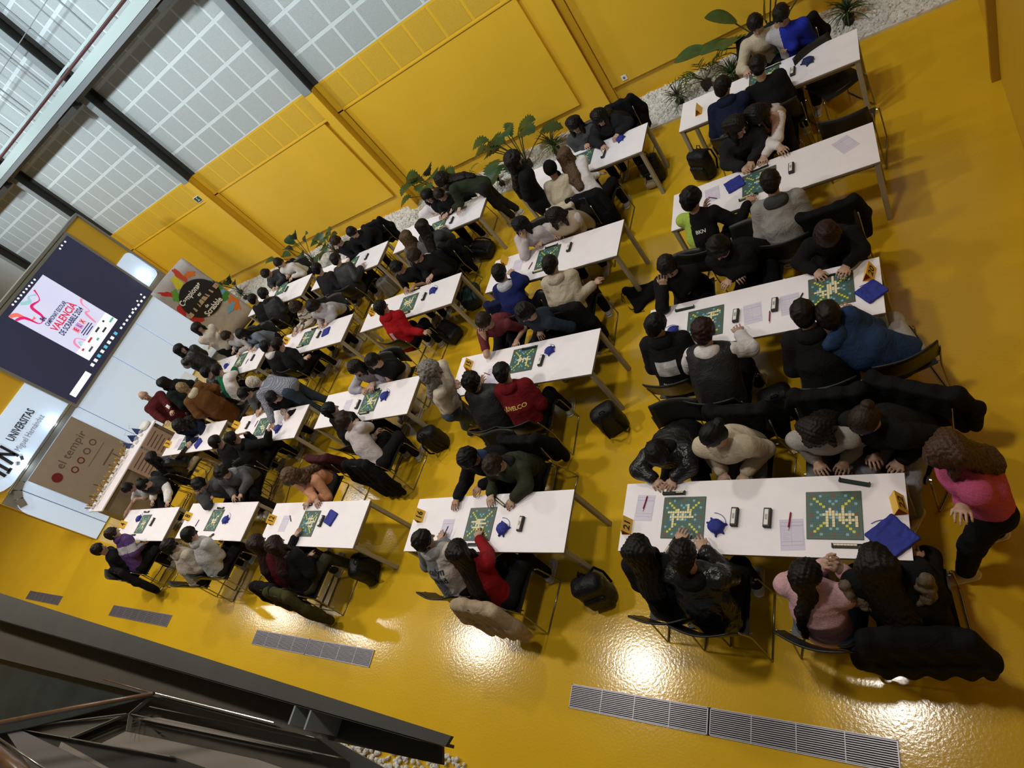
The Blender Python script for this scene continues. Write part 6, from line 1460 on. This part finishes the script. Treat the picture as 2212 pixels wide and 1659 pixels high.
def plant(x, y, kind, label, s=1.0, seed=0, col=(0.030, 0.085, 0.018), lean=(0, 0)):
    rs = random.Random(seed); r = empty('potted_' + {'strel': 'bird_of_paradise', 'monst': 'monstera', 'spike': 'dracaena', 'palm': 'palm', 'rubber': 'rubber_plant', 'fern': 'fern'}[kind], (x, y, 0.03))
    tag(r, label, 'plant', 'plants in the pebble bed')
    g = MB(); g.tube([(0, 0, 0.0), (0, 0, 0.11 * s)], 0.055 * s, 12, r2=0.072 * s); g.build('pot', M_POT, r)
    L = leafm(kind + str(seed % 3), col); F_ = MB(); T = MB()
    if kind in ('strel', 'monst', 'rubber'):
        n = {'strel': 9, 'monst': 14, 'rubber': 9}[kind]
        for i in range(n):
            a = 2 * PI * i / n + rs.uniform(-.3, .3); el = rs.uniform(0.55, 1.25) if kind != 'rubber' else rs.uniform(0.4, 1.3); h_ = s * rs.uniform(0.35, 0.72)
            d = Vector((math.cos(a) * math.cos(el), math.sin(a) * math.cos(el), math.sin(el)))
            d.y = min(d.y, (9.0 - y - 0.3) / (1.1 * s))
            tip = Vector((0, 0, 0.1 * s)) + d * h_
            T.tube([(0, 0, 0.1 * s), Vector((0, 0, 0.1 * s)) + d * h_ * 0.5 + Vector((0, 0, 0.03)), tip], 0.007 * s, 5)
            d2 = Vector((d.x, d.y, d.z * 0.3))
            if kind == 'strel': blade(F_, tip, d2 + Vector((0, 0, 0.5)), 0.42 * s, 0.10 * s, 0.9, 0.25)
            elif kind == 'monst': blade(F_, tip - d2 * 0.1, d2, 0.36 * s, 0.165 * s, 0.9, 0.10, 15, 0.35)
            else: blade(F_, tip - d2 * 0.1, d2 + Vector((0, 0, 0.2)), 0.40 * s, 0.13 * s, 0.5, 0.12, 12)
    elif kind == 'spike' or kind == 'fern':
        T.tube([(0, 0, 0.1 * s), (0.0, 0, 0.22 * s)], 0.014, 6)
        for i in range(46 if kind == 'spike' else 60):
            a = rs.uniform(0, 2 * PI); el = rs.uniform(0.0, 1.35); d = Vector((math.cos(a) * math.cos(el), math.sin(a) * math.cos(el) * 0.9, math.sin(el)))
            blade(F_, (0, 0, rs.uniform(0.14, 0.24) * s), d, s * rs.uniform(0.26, 0.40), 0.009 * s if kind == 'spike' else 0.012 * s, rs.uniform(0.3, 1.1), 0.2, 6, shape='b')
    else:
        for i in range(13):
            a = rs.uniform(0, 2 * PI); el = rs.uniform(0.45, 1.35); d = Vector((math.cos(a) * math.cos(el), math.sin(a) * math.cos(el) * 0.8, math.sin(el)))
            pts = []; LL = s * rs.uniform(0.6, 0.95); bd = rs.uniform(0.7, 1.4)
            for k in range(9):
                t = k / 8; pts.append(Vector((0, 0, 0.12 * s)) + d * (LL * math.sin(bd * t) / bd) + Vector((0, 0, -LL * (1 - math.cos(bd * t)) / bd)))
            T.tube(pts, 0.004 * s, 4)
            for k in range(2, 9):
                dd = (pts[k] - pts[k - 1]).normalized(); sd = dd.cross(Vector((0, 0, 1))).normalized()
                for q in (-1, 1): blade(F_, pts[k], dd * 0.8 + sd * q + Vector((0, 0, 0.15)), s * 0.17 * (1 - 0.07 * k), 0.009 * s, 0.5, 0.1, 5, shape='b')
    T.build('stems', mat('stem_green', (0.05, 0.06, 0.02), 0.5), r); F_.build('foliage', L, r, smooth=True)
plant(-11.75, 8.62, 'strel', 'tall plant with upright paddle leaves left of the third column', 1.15, 1, (0.020, 0.065, 0.022))
plant(-10.9, 8.60, 'monst', 'bushy green plant right behind the boy with white zigzag', 0.85, 2, (0.025, 0.06, 0.018))
plant(-7.45, 8.75, 'monst', 'big split leaf plant behind the woman in dark green', 1.15, 3, (0.014, 0.05, 0.012))
plant(-6.9, 8.75, 'palm', 'feathery palm against the wall behind the leaning woman', 0.8, 4, (0.06, 0.10, 0.015))
plant(-6.0, 8.42, 'spike', 'small spiky plant in dark pot on white pebbles left of the black coat', 0.75, 5, (0.03, 0.04, 0.018))
plant(-5.45, 8.62, 'monst', 'large split leaf plant above the person in black coat', 1.25, 6, (0.018, 0.06, 0.010))
plant(-4.85, 8.65, 'fern', 'pale wispy plant right of the large split leaf plant', 1.1, 7, (0.07, 0.12, 0.03))
plant(-2.66, 8.52, 'spike', 'small spiky plant in dark pot near the left end of the back right table', 0.85, 8, (0.04, 0.09, 0.03))
plant(-2.25, 8.62, 'palm', 'arching palm between the socket and the black coat', 1.15, 9, (0.05, 0.09, 0.02))
plant(-1.35, 8.70, 'rubber', 'plant with huge oval leaves behind the boy in cream sweater', 1.35, 10, (0.022, 0.075, 0.022))
plant(-0.42, 8.66, 'fern', 'thin stemmed plant in dark pot at the top right pebbles', 1.0, 11, (0.03, 0.07, 0.02))
plant(-14.6, 8.35, 'spike', 'spiky dark plant beside the round logo banner', 0.95, 12, (0.05, 0.075, 0.05))
plant(-15.2, 8.75, 'strel', 'greyish leafy plant rising right behind the round logo banner', 0.85, 13, (0.05, 0.08, 0.055))
plant(-1.85, 8.45, 'fern', 'low grassy plant behind the navy hoodie', 0.9, 14, (0.025, 0.07, 0.03))

# ------------------------------------------------------------------ wall fittings
r = empty('wall_socket', (-3.49, WY - 0.004, 0.45)); tag(r, 'small white wall socket low on the yellow wall', 'socket')
MB().box(-0.045, 0.045, -0.010, 0.002, -0.045, 0.045, bev=0.004).build('socket_plate', M_WHITEPL, r); MB().tube([(0, -0.0105, 0), (0, -0.014, 0)], 0.02, 14).build('socket_hole', mat('socket_grey', (0.15, 0.15, 0.16), 0.5), r)
q = at(430, 429, y=9.238); r = empty('exit_sign', (q.x, 9.238, q.z)); tag(r, 'small white and dark green exit sign on the third yellow column', 'sign')
MB().box(-0.16, 0.16, -0.006, 0.006, -0.08, 0.08).build('sign_plate', M_WHITEPL, r)
MB().box(-0.145, 0.06, -0.010, -0.006, -0.065, 0.065).build('sign_picture', mat('sign_dark_green', (0.01, 0.05, 0.03), 0.5), r)
g = MB(); g.obox((-0.09, -0.012, -0.03), (0.0, -0.012, -0.03), 0.012, 0.004, (0, 1, 0)); g.obox((-0.05, -0.012, 0.03), (-0.02, -0.012, -0.03), 0.012, 0.004, (0, 1, 0)); g.ball((-0.03, -0.012, 0.045), 0.012, 8, 5); g.build('running_figure', M_WHITEPL, r)
MB().box(0.075, 0.145, -0.010, -0.006, -0.055, 0.045).build('sign_arrow_field', mat('sign_green', (0.12, 0.22, 0.17), 0.5), r)

# ------------------------------------------------------------------ round-logo banner
A_, B_ = Vector((-13.95, 6.62, 0)), Vector((-13.45, 7.56, 0)); bx = (B_ - A_); BW = bx.length; bx = bx.normalized(); bn = Vector((bx.y, -bx.x, 0)) 
r = empty('banner_stand', (A_ + B_) / 2); tag(r, 'curved paint splashed banner with black round championship logo', 'banner'); bo = (A_ + B_) / 2
def bp(u, v, d=0.0):
    cv = 0.10 * (1 - (2 * u - 1) ** 2)
    return bx * ((u - 0.5) * BW) + Vector((0, 0, 0.04 + v * 2.06)) - bn * cv + bn * d
MB().slab(lambda u, v: (bp(u, v), bn), 15, 9, 0.012).build('banner_sheet', mat('banner_grey', (0.36, 0.33, 0.31), 0.6, noise=0.12, scale=5), r, smooth=True)
def blob(cu, cv, ru, rv, col, name, d, rot=0.0, drops=0, seed=0):
    g = MB(); n = 30; rs = random.Random(seed); ring = []
    for i in range(n):
        a = 2 * PI * i / n; k = 1 + 0.16 * math.sin(5 * a + seed) + 0.08 * math.sin(9 * a)
        x, y = ru * k * math.cos(a), rv * k * math.sin(a); xr = x * math.cos(rot) - y * math.sin(rot); yr = x * math.sin(rot) + y * math.cos(rot)
        ring.append((cu + xr / BW, cv + yr / 2.06))
    v = [bp(cu, cv, d)] + [bp(min(max(a, 0.01), .99), min(max(b, .01), .99), d) for a, b in ring]
    g.add(v, [(0, 1 + i, 1 + (i + 1) % n) for i in range(n)]); return g.build(name, mat('banner_' + name + '_%d' % int(col[0] * 1000 + col[1] * 77), col, 0.6), r)
SP = [((0.50, 0.02, 0.015), .10, .66, .30, .10, .4), ((0.50, 0.02, 0.015), .20, .86, .05, .20, .5), ((0.42, 0.02, 0.02), .12, .48, .20, .12, -.2), ((0.10, 0.32, 0.03), .26, .80, .14, .07, .8), ((0.62, 0.55, 0.03), .50, .86, .18, .09, 1.2), ((0.55, 0.06, 0.02), .66, .90, .06, .22, -.1),
      ((0.62, 0.16, 0.02), .80, .83, .12, .07, -.5), ((0.62, 0.16, 0.02), .86, .28, .10, .20, -.4), ((0.04, 0.22, 0.03), .90, .56, .14, .16, .2), ((0.05, 0.08, 0.01), .82, .42, .16, .12, 0), ((0.06, 0.01, 0.10), .96, .58, .10, .03, .9), ((0.14, 0.34, 0.52), .74, .27, .16, .06, .3), ((0.14, 0.34, 0.52), .90, .46, .08, .05, 0)]
for i, (c_, u_, v_, ru, rv, ro) in enumerate(SP): blob(u_, v_, ru, rv, c_, 'paint_splash', 0.009 + 0.0006 * i, ro, seed=i)
g = MB(); n = 40
g.add([bp(.52, .585, 0.024)] + [bp(.52 + 0.455 * math.cos(2 * PI * i / n) / BW, .585 + 0.455 * math.sin(2 * PI * i / n) / 2.06, 0.024) for i in range(n)], [(0, 1 + i, 1 + (i + 1) % n) for i in range(n)])
g.build('logo_disc', mat('banner_black', (0.008, 0.007, 0.008), 0.5), r)
def btext(s_, u, v, size, col, tilt=0, sx=0.8):
    o_ = text_mesh('banner_lettering', s_, size, mat('banner_letter_%d' % int(col[0] * 100), col, 0.5), Matrix.Identity(4), r, bold=True, ext=0.001, sx=sx)
    for vt in o_.data.vertices: vt.co = bp(u + vt.co.x / BW, v + vt.co.y / 2.06, 0.032 + vt.co.z)
    return o_
btext('Campionat', 0.46, 0.695, 0.185, (0.75, 0.73, 0.68)); btext('escolar', 0.66, 0.625, 0.12, (0.75, 0.73, 0.68)); btext('de', 0.46, 0.485, 0.11, (0.75, 0.73, 0.68)); btext('Scrabble', 0.53, 0.425, 0.19, (0.75, 0.73, 0.68))
for i, ch in enumerate('VAL\u00c8NCIA'.replace('\u00c8', 'E')):
    u_ = 0.10 + i * 0.118; o = bp(u_, 0.555, 0.03)
    g = MB(); e = 0.055; g.box(-e, e, -e * 0.95, e * 0.95, 0, 0.006, M=basis(o, bx, (0, 0, 1))); g.build('banner_tile', mat('banner_tile_tan', (0.42, 0.29, 0.17), 0.6), r); btext(ch, u_, 0.555, 0.09, (0.06, 0.04, 0.03))
g = MB(); g.box(-BW / 2, BW / 2, -0.12, 0.08, 0, 0.04, M=basis((0, 0, 0), bx, bn)); g.build('banner_foot', M_STEEL2, r)
# ------------------------------------------------------------------ beige roll-up banner
YB0, YB1 = 2.32, 3.82; XB = -15.15
r = empty('roll_up_banner', (XB, (YB0 + YB1) / 2, 0)); tag(r, 'beige roll-up banner with red dot and lower palm leaves behind the trophies', 'banner')
def rb(y, z, d=0.0): return Vector((d, y - (YB0 + YB1) / 2, z))
MB().box(-0.004, 0.004, YB0 - (YB0 + YB1) / 2, YB1 - (YB0 + YB1) / 2, 0.05, 1.80).build('banner_sheet', mat('banner_beige', (0.33, 0.28, 0.235), 0.6, noise=0.05, scale=4), r)
MB().box(-0.06, 0.06, YB0 - (YB0 + YB1) / 2, YB1 - (YB0 + YB1) / 2, 0, 0.05).build('banner_foot', M_STEEL2, r)
M_GRD = mat('banner_garnet', (0.16, 0.01, 0.015), 0.5); M_GRB = mat('banner_grey_brown', (0.14, 0.09, 0.08), 0.5)
g = MB(); g.tube([rb(2.58, 1.38, .005), rb(2.58, 1.38, .008)], 0.10, 20); g.build('red_dot', M_GRD, r)
text_mesh('banner_lettering', 'el tempir', 0.24, M_GRB, basis(rb(3.20, 1.45, .006), (0, 1, 0), (0, 0, 1)), r, ext=0.001, sx=1.0)
for i in range(4):
    g = MB(); n = 18
    for k in range(n):
        a, b = 2 * PI * k / n, 2 * PI * (k + 1) / n; y0 = 2.86 + i * 0.22
        g.obox(rb(y0 + .06 * math.cos(a), 1.18 + .06 * math.sin(a), .006), rb(y0 + .06 * math.cos(b), 1.18 + .06 * math.sin(b), .006), 0.022, 0.002, (1, 0, 0))
    g.build('ring_mark', M_GRD if i < 2 else M_GRB, r)
g = MB(); g.box(.004, .006, -0.05, 0.55, 0.985, 0.995); g.box(.004, .006, 0.1, 0.5, 0.74, 0.77); g.build('small_print', M_GRB, r)
g = MB()
for i in range(7):
    y0 = 2.45 + i * 0.2; g.obox(rb(y0, 0.1, .006), rb(y0 - 0.22 + 0.05 * i, 0.62 + 0.05 * (i % 3), .006), 0.022, 0.002, (1, 0, 0))
g.build('leaf_drawing', M_GRB, r)
# ------------------------------------------------------------------ trophy counter
r = empty('counter', (-13.52, 3.0, 0)); tag(r, 'long white topped counter with brown front beside the beige roll-up banner', 'counter')
MB().box(-0.33, 0.31, -1.0, 0.98, 0.87, 0.90, bev=0.004).build('counter_top', M_TABLE, r)
MB().box(0.20, 0.26, -0.95, 0.95, 0.02, 0.869).build('front_panel', mat('counter_brown', (0.19, 0.15, 0.105), 0.5, noise=0.25, scale=3), r)
MB().box(-0.28, 0.199, -0.95, -0.91, 0.02, 0.869).build('side_panel', MATS['counter_brown'], r); MB().box(-0.28, 0.199, 0.91, 0.95, 0.02, 0.869).build('side_panel', MATS['counter_brown'], r)
MB().box(0.275, 0.28, 0.0, 0.55, 0.25, 0.87).build('cloth_strip', mat('pale_green_cloth', (0.44, 0.47, 0.40), 0.8), r)
M_GOLD = mat('gold_leaf_metal', (0.62, 0.42, 0.10), 0.3, metal=0.7); M_SIGNC = mat('salmon_card', (0.42, 0.30, 0.24), 0.7)
def make_trophy():
    t = empty('trophy'); MB().box(-0.05, 0.05, -0.04, 0.04, 0, 0.03, bev=0.004).build('trophy_base', M_WHITEPL, t)
    g = MB()
    for i in range(7):
        a = -0.9 + 0.3 * i; blade(g, (0, 0, 0.03), (0.15, math.sin(a) * 0.9, math.cos(a)), 0.17, 0.018, 0.5, 0.2, 7)
    g.build('trophy_fan', M_GOLD, t, smooth=True); return t
t0_ = make_trophy()
for i in range(13):
    t = t0_ if i == 0 else dup(t0_); t.location = (-13.70 + 0.10 * (i % 2), 2.10 + i * 0.098, 0.902); t.rotation_euler = (0, 0, RNG.uniform(-.3, .3)); tag(t, 'gold fan shaped trophy, ' + ['leftmost', 'second', 'third', 'fourth', 'fifth', 'sixth', 'seventh', 'eighth', 'ninth', 'tenth', 'eleventh', 'twelfth', 'last'][i] + ' from the open left end of the counter', 'trophy', 'gold trophies on the counter')
def make_cap():
    t = empty('blue_gift_bag'); g = MB(); v = [(-.06, -.05, 0), (.06, -.05, 0), (.07, .06, 0.0), (-.06, .06, 0), (0.0, 0.0, .16)]
    g.add(v, [(3, 2, 1, 0), (0, 1, 4), (1, 2, 4), (2, 3, 4), (3, 0, 4)]); g.build('bag_mesh', mat('navy_mesh', (0.015, 0.035, 0.14), 0.5), t)
    MB().tube([(0, 0, .155), (-.03, 0, .20), (.04, .02, .215)], 0.005, 5).build('ribbon', mat('pale_ribbon', (0.5, 0.55, 0.65), 0.4), t); return t
c0_ = make_cap()
for i, l in enumerate(('left', 'middle', 'right')):
    t = c0_ if i == 0 else dup(c0_); t.location = (-13.72, 3.42 + i * 0.17, 0.902); t.rotation_euler = (0, 0, i * 0.7); tag(t, l + ' of three peaked navy gift bags on the counter', 'gift bag', 'navy gift bags on the counter')
for i in range(6):
    o = MB().box(-0.04, 0.04, -0.03, 0.03, 0, 0.035 + 0.01 * (i % 3), bev=0.006).build('small_box', M_WHITEPL if i % 2 else mat('silver_wrap', (0.35, 0.37, 0.42), 0.3, metal=0.4)); o.location = (-13.55 + 0.11 * (i % 2), 3.40 + 0.085 * i, 0.902); o.rotation_euler = (0, 0, i); tag(o, ['first', 'second', 'third', 'fourth', 'fifth', 'last'][i] + ' small wrapped box from the trophies towards the tissue paper', 'box', 'small boxes on the counter')
S = Solid(); S.ell((0, 0, .04), V3(.13, .10, .05)); o = solid_obj('tissue_paper', S, 0.012, M_WHITEPL, None, 0.02, disp=0.015, ff=30, seed=3); o.location = (-13.45, 3.86, 0.905); tag(o, 'crumpled white tissue paper at the right end of the counter', 'paper')
for i, (y0, l) in enumerate(((3.62, 'upper salmon notice card on the counter front, nearer the man in maroon'), (3.12, 'lower salmon notice card on the counter front, nearer the trophies'))):
    rr_ = empty('notice_card', (-13.20, y0, 0.62)); tag(rr_, l, 'sign', 'notice cards on the counter front')
    MB().box(0.0, 0.006, -0.23, 0.23, -0.22, 0.26).build('card', M_SIGNC, rr_)
    g = MB()
    for k in range(5): g.box(0.006, 0.008, -0.17, 0.17 - 0.05 * (k % 2), 0.16 - k * 0.075, 0.18 - k * 0.075)
    g.build('printed_lines', M_GRB, rr_)
# two pale lecterns by the stage
for i, (x, y, l) in enumerate(((-12.55, 5.75, 'white sloping lectern behind the woman in leather jacket'), (-12.9, 4.75, 'white sloping lectern between the leather jacket woman and the blonde woman'))):
    rr_ = empty('lectern', (x, y, 0), R_(-20)); tag(rr_, l, 'lectern', 'white lecterns by the stage')
    MB().box(-0.2, 0.22, -0.3, 0.3, 0.02, 0.80, bev=0.01).build('lectern_body', M_WHITEPL, rr_)
    g = MB(); g.obox((-0.26, 0, 0.93), (0.26, 0, 0.82), 0.64, 0.02); g.build('lectern_top', mat('pale_grey_top', (0.48, 0.50, 0.52), 0.4), rr_)
    MB().box(0.26, 0.28, -0.32, 0.32, 0.80, 0.83).build('front_lip', M_STEEL2, rr_)
